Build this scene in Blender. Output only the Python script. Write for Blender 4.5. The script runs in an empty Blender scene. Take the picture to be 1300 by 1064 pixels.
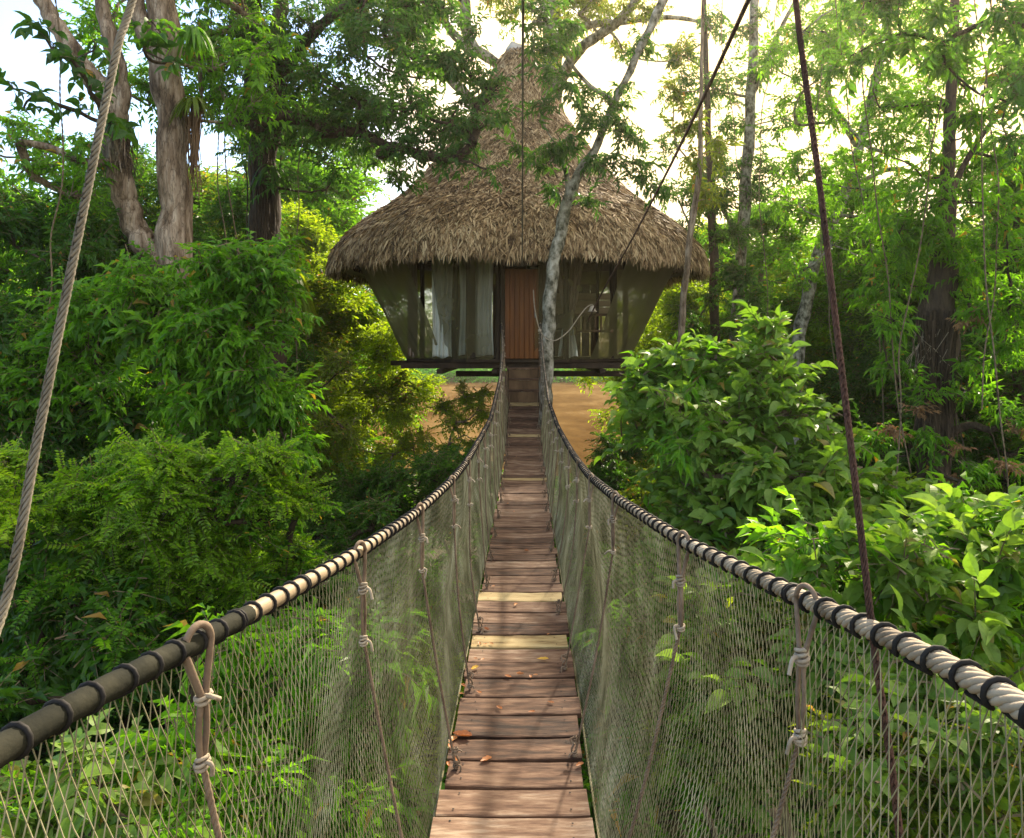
import bpy, math, random
import numpy as np
from mathutils import Vector

random.seed(11)
RNG = np.random.default_rng(11)
F, CX, CY = 950.0, 665.0, 440.0          # focal length in photo pixels, vanishing point of the bridge
SC = bpy.context.scene
COL = SC.collection


def P(px, py, d):
    return np.array([(px - CX) / F * d, d, -(py - CY) / F * d])


# ------------------------------------------------------------------ mesh builder
class MB:
    def __init__(s):
        s.V, s.F, s.M, s.n = [], [], [], 0

    def add(s, V, Fc, mat=0):
        V = np.asarray(V, dtype=np.float64).reshape(-1, 3)
        Fc = np.asarray(Fc, dtype=np.int64)
        if len(V) == 0 or len(Fc) == 0:
            return
        s.V.append(V)
        s.F.append(Fc + s.n)
        if np.isscalar(mat):
            mat = np.full(len(Fc), mat, dtype=np.int32)
        s.M.append(mat)
        s.n += len(V)

    def mesh(s, name, mats, smooth=False):
        V = np.concatenate(s.V)
        tot = sum(f.size for f in s.F)
        npoly = sum(len(f) for f in s.F)
        loops = np.concatenate([f.ravel() for f in s.F]).astype(np.int32)
        sizes = np.concatenate([np.full(len(f), f.shape[1]) for f in s.F])
        starts = np.concatenate([[0], np.cumsum(sizes)[:-1]]).astype(np.int32)
        me = bpy.data.meshes.new(name)
        me.vertices.add(len(V))
        me.vertices.foreach_set('co', V.astype(np.float32).ravel())
        me.loops.add(tot)
        me.loops.foreach_set('vertex_index', loops)
        me.polygons.add(npoly)
        me.polygons.foreach_set('loop_start', starts)
        me.polygons.foreach_set('material_index', np.concatenate(s.M).astype(np.int32))
        me.polygons.foreach_set('use_smooth', np.full(npoly, smooth))
        for m in (mats if isinstance(mats, (list, tuple)) else [mats]):
            me.materials.append(m)
        me.update(calc_edges=True)
        return me

    def build(s, name, mats, parent=None, smooth=False, loc=None):
        o = bpy.data.objects.new(name, s.mesh(name, mats, smooth))
        COL.objects.link(o)
        if parent is not None:
            o.parent = parent
            o.location = -np.array(parent.location)      # geometry is written in world coordinates
        if loc is not None:
            o.location = loc
        return o


def thing(name, label, cat, loc=(0, 0, 0), group=None):
    o = bpy.data.objects.new(name, None)
    o.empty_display_size = 0.2
    COL.objects.link(o)
    o.location = [float(c) for c in loc]
    o['label'] = label
    o['category'] = cat
    if group:
        o['group'] = group
    return o


def tag(o, label, cat, group=None, kind=None):
    o['label'] = label
    o['category'] = cat
    if group:
        o['group'] = group
    if kind:
        o['kind'] = kind
    return o


def struct(o):
    o['kind'] = 'structure'
    return o


# ------------------------------------------------------------------ geometry helpers
def tube(mb, pts, rad, sides=8, mat=0, cap=True):
    pts = np.asarray(pts, dtype=float)
    n = len(pts)
    rad = np.full(n, rad) if np.isscalar(rad) else np.asarray(rad, float)
    T = np.gradient(pts, axis=0)
    T /= np.linalg.norm(T, axis=1)[:, None] + 1e-12
    a = np.array([0, 0, 1.0]) if abs(T[0][2]) < .9 else np.array([1.0, 0, 0])
    N = np.zeros_like(T)
    v = np.cross(T[0], a)
    N[0] = v / np.linalg.norm(v)
    for i in range(1, n):
        v = N[i - 1] - T[i] * np.dot(N[i - 1], T[i])
        N[i] = v / (np.linalg.norm(v) + 1e-12)
    B = np.cross(T, N)
    th = np.linspace(0, 2 * math.pi, sides, endpoint=False)
    V = pts[:, None] + rad[:, None, None] * (np.cos(th)[None, :, None] * N[:, None] + np.sin(th)[None, :, None] * B[:, None])
    i = np.arange(n - 1)[:, None] * sides
    j = np.arange(sides)[None]
    k = (j + 1) % sides
    Q = np.stack([i + j, i + k, i + sides + k, i + sides + j], -1).reshape(-1, 4)
    mb.add(V.reshape(-1, 3), Q, mat)
    if cap and sides >= 3:
        for e, idx in ((0, 0), (n - 1, 1)):
            base = V[e]
            c = pts[e][None]
            tri = np.stack([np.full(sides, sides), np.arange(sides), (np.arange(sides) + 1) % sides], -1)
            mb.add(np.concatenate([base, c]), tri if idx else tri[:, ::-1], mat)


def tubes_batch(mb, paths, r, sides=3, mat=0):
    """paths (m,n,3): many thin strands at once"""
    paths = np.asarray(paths, float)
    m, n, _ = paths.shape
    T = np.gradient(paths, axis=1)
    T /= np.linalg.norm(T, axis=2, keepdims=True) + 1e-9
    ref = np.array([0.31, 0.17, 0.93])
    N = np.cross(T, ref)
    N /= np.linalg.norm(N, axis=2, keepdims=True) + 1e-9
    B = np.cross(T, N)
    th = np.linspace(0, 2 * math.pi, sides, endpoint=False)
    r = np.asarray(r, float)
    if r.ndim == 1:
        r = r[None, :, None, None]
    elif r.ndim == 2:
        r = r[:, :, None, None]
    V = paths[:, :, None] + r * (np.cos(th)[None, None, :, None] * N[:, :, None] + np.sin(th)[None, None, :, None] * B[:, :, None])
    base = (np.arange(m) * n * sides)[:, None, None]
    i = (np.arange(n - 1) * sides)[None, :, None]
    j = np.arange(sides)[None, None]
    k = (j + 1) % sides
    Q = np.stack([base + i + j, base + i + k, base + i + sides + k, base + i + sides + j], -1).reshape(-1, 4)
    mb.add(V.reshape(-1, 3), Q, mat)


def box(mb, c, s, rot=None, mat=0, bev=0.0):
    x, y, z = [v / 2 for v in s]
    b = min(bev, x * .9, y * .9, z * .9)
    if b <= 0:
        V = np.array([[i, j, k] for i in (-x, x) for j in (-y, y) for k in (-z, z)])
        Q = [[0, 1, 3, 2], [4, 6, 7, 5], [0, 4, 5, 1], [2, 3, 7, 6], [0, 2, 6, 4], [1, 5, 7, 3]]
        Q = [np.array(Q)]
    else:
        V = []
        for sx in (-1, 1):
            for sy in (-1, 1):
                for sz in (-1, 1):
                    V += [[sx * x, sy * (y - b), sz * (z - b)], [sx * (x - b), sy * y, sz * (z - b)], [sx * (x - b), sy * (y - b), sz * z]]
        V = np.array(V)

        def I(a, b_, c_, w):
            return ((a > 0) * 4 + (b_ > 0) * 2 + (c_ > 0)) * 3 + w
        Q, T = [], []
        for s_ in (-1, 1):
            Q.append([I(s_, -1, -1, 0), I(s_, 1, -1, 0), I(s_, 1, 1, 0), I(s_, -1, 1, 0)][::s_])
            Q.append([I(-1, s_, -1, 1), I(1, s_, -1, 1), I(1, s_, 1, 1), I(-1, s_, 1, 1)][::-s_])
            Q.append([I(-1, -1, s_, 2), I(1, -1, s_, 2), I(1, 1, s_, 2), I(-1, 1, s_, 2)][::s_])
        for a in (-1, 1):
            for c_ in (-1, 1):
                Q.append([I(a, c_, -1, 0), I(a, c_, 1, 0), I(a, c_, 1, 1), I(a, c_, -1, 1)][::a * c_])
                Q.append([I(a, -1, c_, 0), I(a, -1, c_, 2), I(a, 1, c_, 2), I(a, 1, c_, 0)][::a * c_])
                Q.append([I(-1, a, c_, 1), I(1, a, c_, 1), I(1, a, c_, 2), I(-1, a, c_, 2)][::a * c_])
                for e in (-1, 1):
                    T.append([I(a, c_, e, 0), I(a, c_, e, 1), I(a, c_, e, 2)])
        Q = [np.array(Q), np.array(T)]
    if rot is not None:
        V = V @ np.asarray(rot).T
    V = V + np.asarray(c, float)
    n0 = mb.n
    mb.V.append(V)
    for q in Q:
        mb.F.append(q + n0)
        mb.M.append(np.full(len(q), mat, dtype=np.int32))
    mb.n += len(V)


def rotm(ax, ang):
    ax = np.asarray(ax, float)
    ax = ax / np.linalg.norm(ax)
    K = np.array([[0, -ax[2], ax[1]], [ax[2], 0, -ax[0]], [-ax[1], ax[0], 0]])
    return np.eye(3) + math.sin(ang) * K + (1 - math.cos(ang)) * K @ K


def blob_mesh(mb, c, r, mat=0, seg=8, rng=RNG, rough=.2):
    c = np.asarray(c, float)
    V, Q = [], []
    for i in range(seg + 1):
        ph = math.pi * i / seg
        for j in range(seg):
            th = 2 * math.pi * j / seg
            V.append([math.sin(ph) * math.cos(th), math.sin(ph) * math.sin(th), math.cos(ph)])
    V = np.array(V) * (1 + rng.uniform(-rough, rough, (len(V), 1))) * np.asarray(r) + c
    for i in range(seg):
        for j in range(seg):
            k = (j + 1) % seg
            Q.append([i * seg + j, i * seg + k, (i + 1) * seg + k, (i + 1) * seg + j])
    mb.add(V, Q, mat)


def smooth_path(pts, n):
    """Catmull-Rom through pts (k,c) -> (n,c)"""
    p = np.asarray(pts, float)
    k = len(p)
    if k < 3:
        t = np.linspace(0, 1, n)[:, None]
        return p[0] * (1 - t) + p[-1] * t
    e = np.concatenate([[2 * p[0] - p[1]], p, [2 * p[-1] - p[-2]]])
    L = np.concatenate([[0], np.cumsum(np.linalg.norm(np.diff(p[:, :3], axis=0), axis=1))])
    s = np.interp(np.linspace(0, L[-1], n), L, np.arange(k))
    i = np.minimum(s.astype(int), k - 2)
    t = (s - i)[:, None]
    a, b, c, d = e[i], e[i + 1], e[i + 2], e[i + 3]
    return .5 * (2 * b + (c - a) * t + (2 * a - 5 * b + 4 * c - d) * t ** 2 + (3 * b - a - 3 * c + d) * t ** 3)


# ------------------------------------------------------------------ materials
def new_mat(name):
    m = bpy.data.materials.new(name)
    m.use_nodes = True
    nt = m.node_tree
    for n in list(nt.nodes):
        nt.nodes.remove(n)
    out = nt.nodes.new('ShaderNodeOutputMaterial')
    return m, nt, out


def N(nt, typ, **kw):
    n = nt.nodes.new(typ)
    for k, v in kw.items():
        if k in ('operation', 'blend_type', 'data_type', 'noise_dimensions', 'feature', 'wave_type', 'bands_direction', 'interpolation_type', 'sky_type', 'distance'):
            setattr(n, k, v)
        else:
            n.inputs[k.replace('_', ' ')].default_value = v
    return n


def ramp(nt, fac, stops):
    r = nt.nodes.new('ShaderNodeValToRGB')
    el = r.color_ramp.elements
    while len(el) < len(stops):
        el.new(.5)
    for e, (p, c) in zip(el, stops):
        e.position = p
        e.color = (*c, 1)
    nt.links.new(fac, r.inputs[0])
    return r


def leaf_mat(name, dark, mid, light, trans=.5, rough=.45, tint=(1.5, 1.5, .55), odd=None):
    m, nt, out = new_mat(name)
    L = nt.links
    geo = nt.nodes.new('ShaderNodeNewGeometry')
    obi = nt.nodes.new('ShaderNodeObjectInfo')
    tc = nt.nodes.new('ShaderNodeTexCoord')
    no = N(nt, 'ShaderNodeTexNoise', Scale=1.1, Detail=2.0)
    L.new(tc.outputs['Object'], no.inputs['Vector'])
    a = N(nt, 'ShaderNodeMath', operation='MULTIPLY')
    L.new(geo.outputs['Random Per Island'], a.inputs[0]); a.inputs[1].default_value = .5
    b = N(nt, 'ShaderNodeMath', operation='MULTIPLY_ADD')
    L.new(no.outputs['Fac'], b.inputs[0]); b.inputs[1].default_value = .9; L.new(a.outputs[0], b.inputs[2])
    c = N(nt, 'ShaderNodeMath', operation='MULTIPLY_ADD')
    L.new(obi.outputs['Random'], c.inputs[0]); c.inputs[1].default_value = .3; L.new(b.outputs[0], c.inputs[2])
    d = N(nt, 'ShaderNodeMath', operation='SUBTRACT')
    L.new(c.outputs[0], d.inputs[0]); d.inputs[1].default_value = .36
    r = ramp(nt, d.outputs[0], [(0, dark), (.5, mid), (1, light)])
    colr = r.outputs[0]
    if odd:                                # a few yellowing / brown leaves
        g = N(nt, 'ShaderNodeMath', operation='GREATER_THAN')
        L.new(geo.outputs['Random Per Island'], g.inputs[0]); g.inputs[1].default_value = odd[0]
        mx = nt.nodes.new('ShaderNodeMix'); mx.data_type = 'RGBA'
        L.new(g.outputs[0], mx.inputs[0]); L.new(colr, mx.inputs[6]); mx.inputs[7].default_value = (*odd[1], 1)
        colr = mx.outputs[2]
    bl = N(nt, 'ShaderNodeTexNoise', Scale=38.0, Detail=3.0)
    L.new(tc.outputs['Object'], bl.inputs['Vector'])
    br = ramp(nt, bl.outputs['Fac'], [(.30, (.62, .60, .50)), (.48, (1, 1, 1)), (.62, (1, 1, 1)), (.72, (1.25, 1.12, .8))])
    bm = nt.nodes.new('ShaderNodeMix'); bm.data_type = 'RGBA'; bm.blend_type = 'MULTIPLY'; bm.inputs[0].default_value = .8
    L.new(colr, bm.inputs[6]); L.new(br.outputs[0], bm.inputs[7]); colr = bm.outputs[2]
    pb = N(nt, 'ShaderNodeBsdfPrincipled', Roughness=rough)
    pb.inputs['Specular IOR Level'].default_value = .38
    L.new(colr, pb.inputs['Base Color'])
    tm = nt.nodes.new('ShaderNodeMix'); tm.data_type = 'RGBA'; tm.blend_type = 'MULTIPLY'
    tm.inputs[0].default_value = 1
    L.new(colr, tm.inputs[6]); tm.inputs[7].default_value = (*[t * 1.45 for t in tint], 1)
    tr = nt.nodes.new('ShaderNodeBsdfTranslucent')
    L.new(tm.outputs[2], tr.inputs[0])
    mix = nt.nodes.new('ShaderNodeMixShader')
    mix.inputs[0].default_value = trans
    L.new(pb.outputs[0], mix.inputs[1]); L.new(tr.outputs[0], mix.inputs[2])
    L.new(mix.outputs[0], out.inputs[0])
    return m


def noisy_mat(name, stops, scale=8, detail=6, rough=.85, bump=.3, bscale=None, stretch=None, spec=.3, dist=.02, obj_rand=0, island=0, coord='Object', metallic=0, crack=0):
    m, nt, out = new_mat(name)
    L = nt.links
    tc = nt.nodes.new('ShaderNodeTexCoord')
    mp = nt.nodes.new('ShaderNodeMapping')
    if stretch:
        mp.inputs['Scale'].default_value = stretch
    L.new(tc.outputs[coord], mp.inputs[0])
    no = N(nt, 'ShaderNodeTexNoise', Scale=scale, Detail=detail, Roughness=.62)
    L.new(mp.outputs[0], no.inputs['Vector'])
    fac = no.outputs['Fac']
    if obj_rand:
        obi = nt.nodes.new('ShaderNodeObjectInfo')
        va = nt.nodes.new('ShaderNodeVectorMath'); va.operation = 'ADD'
        L.new(mp.outputs[0], va.inputs[0])
        sc = nt.nodes.new('ShaderNodeMath'); sc.operation = 'MULTIPLY'; sc.inputs[1].default_value = 37
        L.new(obi.outputs['Random'], sc.inputs[0]); L.new(sc.outputs[0], va.inputs[1])
        L.new(va.outputs[0], no.inputs['Vector'])
        q = N(nt, 'ShaderNodeMath', operation='MULTIPLY_ADD')
        L.new(obi.outputs['Random'], q.inputs[0]); q.inputs[1].default_value = obj_rand; L.new(fac, q.inputs[2])
        s = N(nt, 'ShaderNodeMath', operation='SUBTRACT'); L.new(q.outputs[0], s.inputs[0]); s.inputs[1].default_value = obj_rand / 2
        fac = s.outputs[0]
    if island:
        geo = nt.nodes.new('ShaderNodeNewGeometry')
        q = N(nt, 'ShaderNodeMath', operation='MULTIPLY_ADD')
        L.new(geo.outputs['Random Per Island'], q.inputs[0]); q.inputs[1].default_value = island; L.new(fac, q.inputs[2])
        s = N(nt, 'ShaderNodeMath', operation='SUBTRACT'); L.new(q.outputs[0], s.inputs[0]); s.inputs[1].default_value = island / 2
        fac = s.outputs[0]
    r = ramp(nt, fac, stops)
    pb = N(nt, 'ShaderNodeBsdfPrincipled', Roughness=rough, Metallic=metallic)
    pb.inputs['Specular IOR Level'].default_value = spec
    L.new(r.outputs[0], pb.inputs['Base Color'])
    if crack:                                             # fissures between plates of bark
        vo = N(nt, 'ShaderNodeTexVoronoi', feature='DISTANCE_TO_EDGE', Scale=crack)
        dv = nt.nodes.new('ShaderNodeVectorMath'); dv.operation = 'MULTIPLY_ADD'
        L.new(no.outputs['Color'], dv.inputs[0]); dv.inputs[1].default_value = (.25, .25, .25); L.new(mp.outputs[0], dv.inputs[2])
        L.new(dv.outputs[0], vo.inputs['Vector'])
        cr = ramp(nt, vo.outputs['Distance'], [(0, (.32, .30, .28)), (.09, (1, 1, 1))])
        cm_ = nt.nodes.new('ShaderNodeMix'); cm_.data_type = 'RGBA'; cm_.blend_type = 'MULTIPLY'; cm_.inputs[0].default_value = .8
        L.new(r.outputs[0], cm_.inputs[6]); L.new(cr.outputs[0], cm_.inputs[7]); L.new(cm_.outputs[2], pb.inputs['Base Color'])
    if bump:
        n2 = N(nt, 'ShaderNodeTexNoise', Scale=bscale or scale * 2.5, Detail=6)
        L.new(mp.outputs[0], n2.inputs['Vector'])
        bp = N(nt, 'ShaderNodeBump', Strength=bump, Distance=dist)
        L.new(n2.outputs['Fac'], bp.inputs['Height']); L.new(bp.outputs[0], pb.inputs['Normal'])
    L.new(pb.outputs[0], out.inputs[0])
    return m


M = {}
M['ovate'] = leaf_mat('leaf_ovate', (.04, .12, .008), (.095, .24, .013), (.20, .39, .024), odd=(.985, (.3, .2, .04)))
M['fine'] = leaf_mat('leaf_fine', (.07, .17, .010), (.19, .34, .016), (.36, .50, .025))
M['olive'] = leaf_mat('leaf_olive', (.055, .10, .010), (.12, .19, .014), (.24, .32, .02), tint=(1.5, 1.35, .5), odd=(.975, (.35, .2, .06)))
M['lime'] = leaf_mat('leaf_lime', (.085, .17, .012), (.19, .31, .018), (.35, .45, .03), tint=(1.5, 1.35, .4))
M['broad'] = leaf_mat('leaf_broad', (.06, .13, .018), (.13, .23, .034), (.25, .35, .065), rough=.5, trans=.38, tint=(1.3, 1.45, .5), odd=(.98, (.3, .25, .08)))
M['deep'] = leaf_mat('leaf_deep', (.018, .062, .009), (.042, .12, .012), (.10, .21, .018), odd=(.99, (.3, .18, .04)))
M['bluish'] = leaf_mat('leaf_bluish', (.025, .08, .02), (.055, .14, .026), (.12, .23, .035))
M['dry'] = leaf_mat('leaf_dry', (.16, .09, .04), (.28, .17, .08), (.42, .28, .15), tint=(1.3, 1.0, .7), trans=.25)
M['bark_grey'] = noisy_mat('bark_grey', [(.30, (.05, .032, .018)), (.42, (.16, .11, .068)), (.53, (.28, .21, .145)), (.64, (.42, .34, .25)), (.8, (.60, .54, .44))], scale=9, detail=9, stretch=(1, 1, .22), bump=1.0, bscale=22, dist=.05, crack=11)
M['bark_pale'] = noisy_mat('bark_pale', [(.38, (.035, .035, .02)), (.47, (.16, .15, .105)), (.58, (.32, .30, .24)), (.75, (.54, .52, .44))], scale=10, stretch=(1, 1, .7), bump=.4, dist=.015)
M['bark_dark'] = noisy_mat('bark_dark', [(.3, (.03, .022, .015)), (.6, (.08, .055, .035)), (.8, (.16, .12, .08))], scale=6, stretch=(1, 1, .25), bump=.9, dist=.04, crack=9)
M['twig'] = noisy_mat('twig_bark', [(.3, (.09, .065, .035)), (.7, (.22, .17, .10))], scale=10, bump=0)
M['thatch'] = noisy_mat('thatch_leaf', [(.14, (.055, .034, .016)), (.38, (.22, .138, .066)), (.58, (.41, .28, .145)), (.85, (.66, .50, .29))], scale=1.7, detail=5, rough=.8, bump=0, island=.62, spec=.25)
M['thatch_base'] = noisy_mat('thatch_under', [(.3, (.05, .03, .02)), (.7, (.14, .09, .055))], scale=9, bump=.5)
M['plank'] = noisy_mat('weathered_plank', [(.26, (.022, .012, .008)), (.42, (.085, .044, .026)), (.52, (.145, .080, .048)), (.61, (.205, .125, .078)), (.74, (.33, .24, .165))], scale=5.5, detail=12, stretch=(1, 5, 5), bump=.9, bscale=9, dist=.008, obj_rand=.24, rough=.8)
M['plank_pale'] = noisy_mat('pale_plank', [(.32, (.17, .11, .045)), (.46, (.36, .26, .115)), (.66, (.50, .39, .20))], scale=5, detail=8, stretch=(1, 5, 5), bump=.4, dist=.004, obj_rand=.1, rough=.75)
M['wood_dark'] = noisy_mat('dark_timber', [(.3, (.018, .012, .008)), (.7, (.06, .038, .022))], scale=5, stretch=(1, 1, .3), bump=.4)
M['wood_brown'] = noisy_mat('brown_timber', [(.3, (.07, .04, .02)), (.7, (.2, .12, .06))], scale=5, stretch=(1, 1, .3), bump=.4)
M['wood_beige'] = noisy_mat('beige_board', [(.3, (.28, .19, .10)), (.7, (.46, .35, .2))], scale=4, stretch=(.3, 1, 2), bump=.2)
M['door'] = noisy_mat('orange_door_wood', [(.3, (.11, .030, .002)), (.6, (.19, .058, .003)), (.8, (.26, .085, .006))], scale=4, stretch=(4, 1, .3), bump=.15, rough=.5)
M['net'] = noisy_mat('net_twine', [(.3, (.075, .07, .03)), (.46, (.175, .16, .08)), (.6, (.28, .26, .15)), (.8, (.46, .44, .30))], scale=5, bump=0, rough=.7, spec=.4)
M['rope_beige'] = noisy_mat('beige_rope', [(.3, (.13, .095, .06)), (.5, (.30, .235, .16)), (.75, (.48, .40, .29))], scale=9, bump=.5, bscale=160, dist=.002, rough=.75)
M['rope_dark'] = noisy_mat('dark_rope', [(.3, (.04, .02, .014)), (.7, (.12, .06, .04))], scale=14, bump=.6, bscale=150, dist=.003)
M['rope_grey'] = noisy_mat('grey_rope', [(.3, (.09, .078, .055)), (.7, (.22, .195, .145))], scale=10, bump=.6, bscale=120, dist=.003)
M['cord_black'] = noisy_mat('black_cord', [(.3, (.008, .007, .007)), (.7, (.022, .02, .018))], scale=20, bump=0, rough=.7, spec=.2)
M['hose'] = noisy_mat('dark_sleeve', [(.3, (.008, .009, .006)), (.7, (.032, .031, .020))], scale=14, bump=.7, rough=.85, spec=.12, bscale=60, dist=.003)
M['tan_pole'] = noisy_mat('tan_sleeve', [(.3, (.20, .145, .085)), (.7, (.40, .31, .20))], scale=7, bump=.3, rough=.6, dist=.004)
M['hanger'] = noisy_mat('hanger_rope', [(.3, (.10, .065, .04)), (.7, (.26, .19, .13))], scale=16, bump=.5, bscale=150, dist=.002)
M['knot'] = noisy_mat('knot_twine', [(.3, (.20, .16, .11)), (.7, (.44, .37, .28))], scale=20, bump=.3, bscale=100, dist=.002)
M['cloth'] = noisy_mat('curtain_cloth', [(.3, (.55, .58, .50)), (.7, (.74, .76, .68))], scale=2, bump=.1, rough=.9)
M['cloth_tan'] = noisy_mat('curtain_tan', [(.3, (.30, .22, .16)), (.7, (.46, .36, .27))], scale=2, bump=.1, rough=.9)
M['steel'] = noisy_mat('steel', [(.3, (.18, .18, .17)), (.7, (.4, .4, .38))], scale=20, bump=0, rough=.4, metallic=.8)
M['bank'] = leaf_mat('leaf_bank', (.05, .20, .015), (.10, .34, .02), (.2, .5, .04))
M['fallen'] = leaf_mat('leaf_fallen', (.22, .07, .02), (.45, .17, .05), (.62, .34, .12), tint=(1.2, .9, .6), trans=.1)
M['fallen_yellow'] = leaf_mat('leaf_yellow', (.45, .26, .03), (.6, .36, .04), (.7, .5, .08), trans=.15)
M['cap'] = noisy_mat('roof_cap', [(.3, (.36, .33, .28)), (.7, (.55, .52, .46))], scale=6, bump=.3)

# gauze netting around the hut: partly see-through cloth
def gauze_mat(name, hi, lo):
    m, nt, out = new_mat(name)
    df = N(nt, 'ShaderNodeBsdfDiffuse'); df.inputs[0].default_value = (.22, .195, .095, 1)
    tl = N(nt, 'ShaderNodeBsdfTranslucent'); tl.inputs[0].default_value = (.36, .33, .15, 1)
    tp = N(nt, 'ShaderNodeBsdfTransparent')
    a = N(nt, 'ShaderNodeMixShader'); a.inputs[0].default_value = .5
    b = N(nt, 'ShaderNodeMixShader')
    tc = N(nt, 'ShaderNodeTexCoord')
    no = N(nt, 'ShaderNodeTexNoise', Scale=1.3, Detail=3.0)
    mr = N(nt, 'ShaderNodeMapRange'); mr.inputs[1].default_value = .35; mr.inputs[2].default_value = .65; mr.inputs[3].default_value = hi; mr.inputs[4].default_value = lo
    nt.links.new(tc.outputs['Object'], no.inputs['Vector']); nt.links.new(no.outputs['Fac'], mr.inputs[0])
    nt.links.new(mr.outputs[0], b.inputs[0])
    nt.links.new(df.outputs[0], a.inputs[1]); nt.links.new(tl.outputs[0], a.inputs[2])
    nt.links.new(a.outputs[0], b.inputs[1]); nt.links.new(tp.outputs[0], b.inputs[2]); nt.links.new(b.outputs[0], out.inputs[0])
    return m


M['gauze_side'] = gauze_mat('gauze_dense', .30, .14)
M['gauze'] = gauze_mat('gauze_thin', .56, .38)

# muddy river
m, nt, out = new_mat('muddy_water')
tc = N(nt, 'ShaderNodeTexCoord')
no = N(nt, 'ShaderNodeTexNoise', Scale=.22, Detail=7.0, Roughness=.7)
n2 = N(nt, 'ShaderNodeTexNoise', Scale=2.2, Detail=4.0)
mp = N(nt, 'ShaderNodeMapping'); mp.inputs['Scale'].default_value = (.8, .35, 1)
nt.links.new(tc.outputs['Object'], mp.inputs[0])
nt.links.new(mp.outputs[0], no.inputs['Vector']); nt.links.new(mp.outputs[0], n2.inputs['Vector'])
r = ramp(nt, no.outputs['Fac'], [(.36, (.065, .036, .012)), (.5, (.105, .062, .022)), (.64, (.17, .11, .045))])
pb = N(nt, 'ShaderNodeBsdfPrincipled', Roughness=.9)
bp = N(nt, 'ShaderNodeBump', Strength=.7, Distance=.15)
nt.links.new(n2.outputs['Fac'], bp.inputs['Height']); nt.links.new(bp.outputs[0], pb.inputs['Normal'])
nt.links.new(r.outputs[0], pb.inputs['Base Color']); nt.links.new(pb.outputs[0], out.inputs[0])
pb.inputs['Specular IOR Level'].default_value = 0
M['water'] = m
M['soil'] = noisy_mat('forest_floor', [(.3, (.03, .025, .012)), (.5, (.07, .055, .028)), (.7, (.06, .09, .02)), (.85, (.13, .10, .05))], scale=1.4, detail=8, bump=.6, bscale=6, dist=.05)

# ------------------------------------------------------------------ leaf and twig templates
def leaf_tpl(kind, L, W, droop=.25, fold=.25):
    if kind == 'A':      # broad leaf with a folded midrib
        tt = np.array([0, .10, .28, .48, .68, .86, 1.0]); ww = np.array([.02, .27, .47, .5, .40, .20, .005])
        V = []
        for t_, w_ in zip(tt, ww):
            z_ = .10 * math.sin(t_ * 2.2) - droop * .95 * t_ ** 2
            V += [[-w_, t_, z_ + fold * w_], [0, t_, z_], [w_, t_, z_ + fold * w_]]
        V = np.array(V)
        T = []
        for q in range(6):
            for c_ in (0, 1):
                a_ = q * 3 + c_
                T += [[a_, a_ + 1, a_ + 4], [a_, a_ + 4, a_ + 3]]
        T = np.array(T)
    elif kind == 'B':
        V = np.array([[0, 0, 0], [.5, .42, fold * .5 - .05], [-.5, .42, fold * .5 - .05], [0, .5, -.06 * droop * 4], [0, 1, -.5 * droop * 2]])
        T = np.array([[0, 1, 3], [3, 1, 4], [0, 3, 2], [3, 4, 2]])
    else:                # tiny or far leaf
        V = np.array([[0, 0, 0], [.5, .5, fold * .4], [0, 1, -droop * .4], [-.5, .5, fold * .4]])
        T = np.array([[0, 1, 2], [0, 2, 3]])
    V = V * np.array([W, L, L])
    return V, T


def inst(V, T, pos, R, s):
    """m copies of a template -> stacked arrays"""
    m = len(pos)
    X = np.einsum('mij,nj->mni', R, V) * s[:, None, None] + pos[:, None]
    Q = (T[None] + (np.arange(m) * len(V))[:, None, None]).reshape(-1, T.shape[1])
    return X.reshape(-1, 3), Q


def frames(D, roll, up=np.array([0, 0, 1.0])):
    D = D / (np.linalg.norm(D, axis=1)[:, None] + 1e-9)
    X = np.cross(D, up)
    X /= np.linalg.norm(X, axis=1)[:, None] + 1e-6
    Z = np.cross(X, D)
    c, s = np.cos(roll)[:, None], np.sin(roll)[:, None]
    X2 = X * c + Z * s
    Z2 = -X * s + Z * c
    return np.stack([X2, D, Z2], -1)


SPEC = dict(
    # leaf kind, leaf L, W, leaves/twig, twig length, outward angle, leaf droop, stem radius
    ovate=('B', .125, .052, 12, .42, .9, .45, .003),
    lance=('B', .15, .040, 12, .42, .8, .6, .003),
    broad=('A', .135, .072, 9, .34, .95, .3, .004),
    broadbig=('A', .165, .085, 9, .42, .9, .3, .004),
    big=('A', .30, .15, 6, .42, .9, .35, .006),
    fine=('C', .044, .024, 34, .38, 1.25, .2, .0018),
    small=('C', .060, .030, 20, .38, 1.0, .3, .0025),
    coarse=('C', .16, .075, 11, .62, .95, .3, .004),
    far=('C', .55, .30, 9, 1.8, .95, .3, .01),
)


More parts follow.
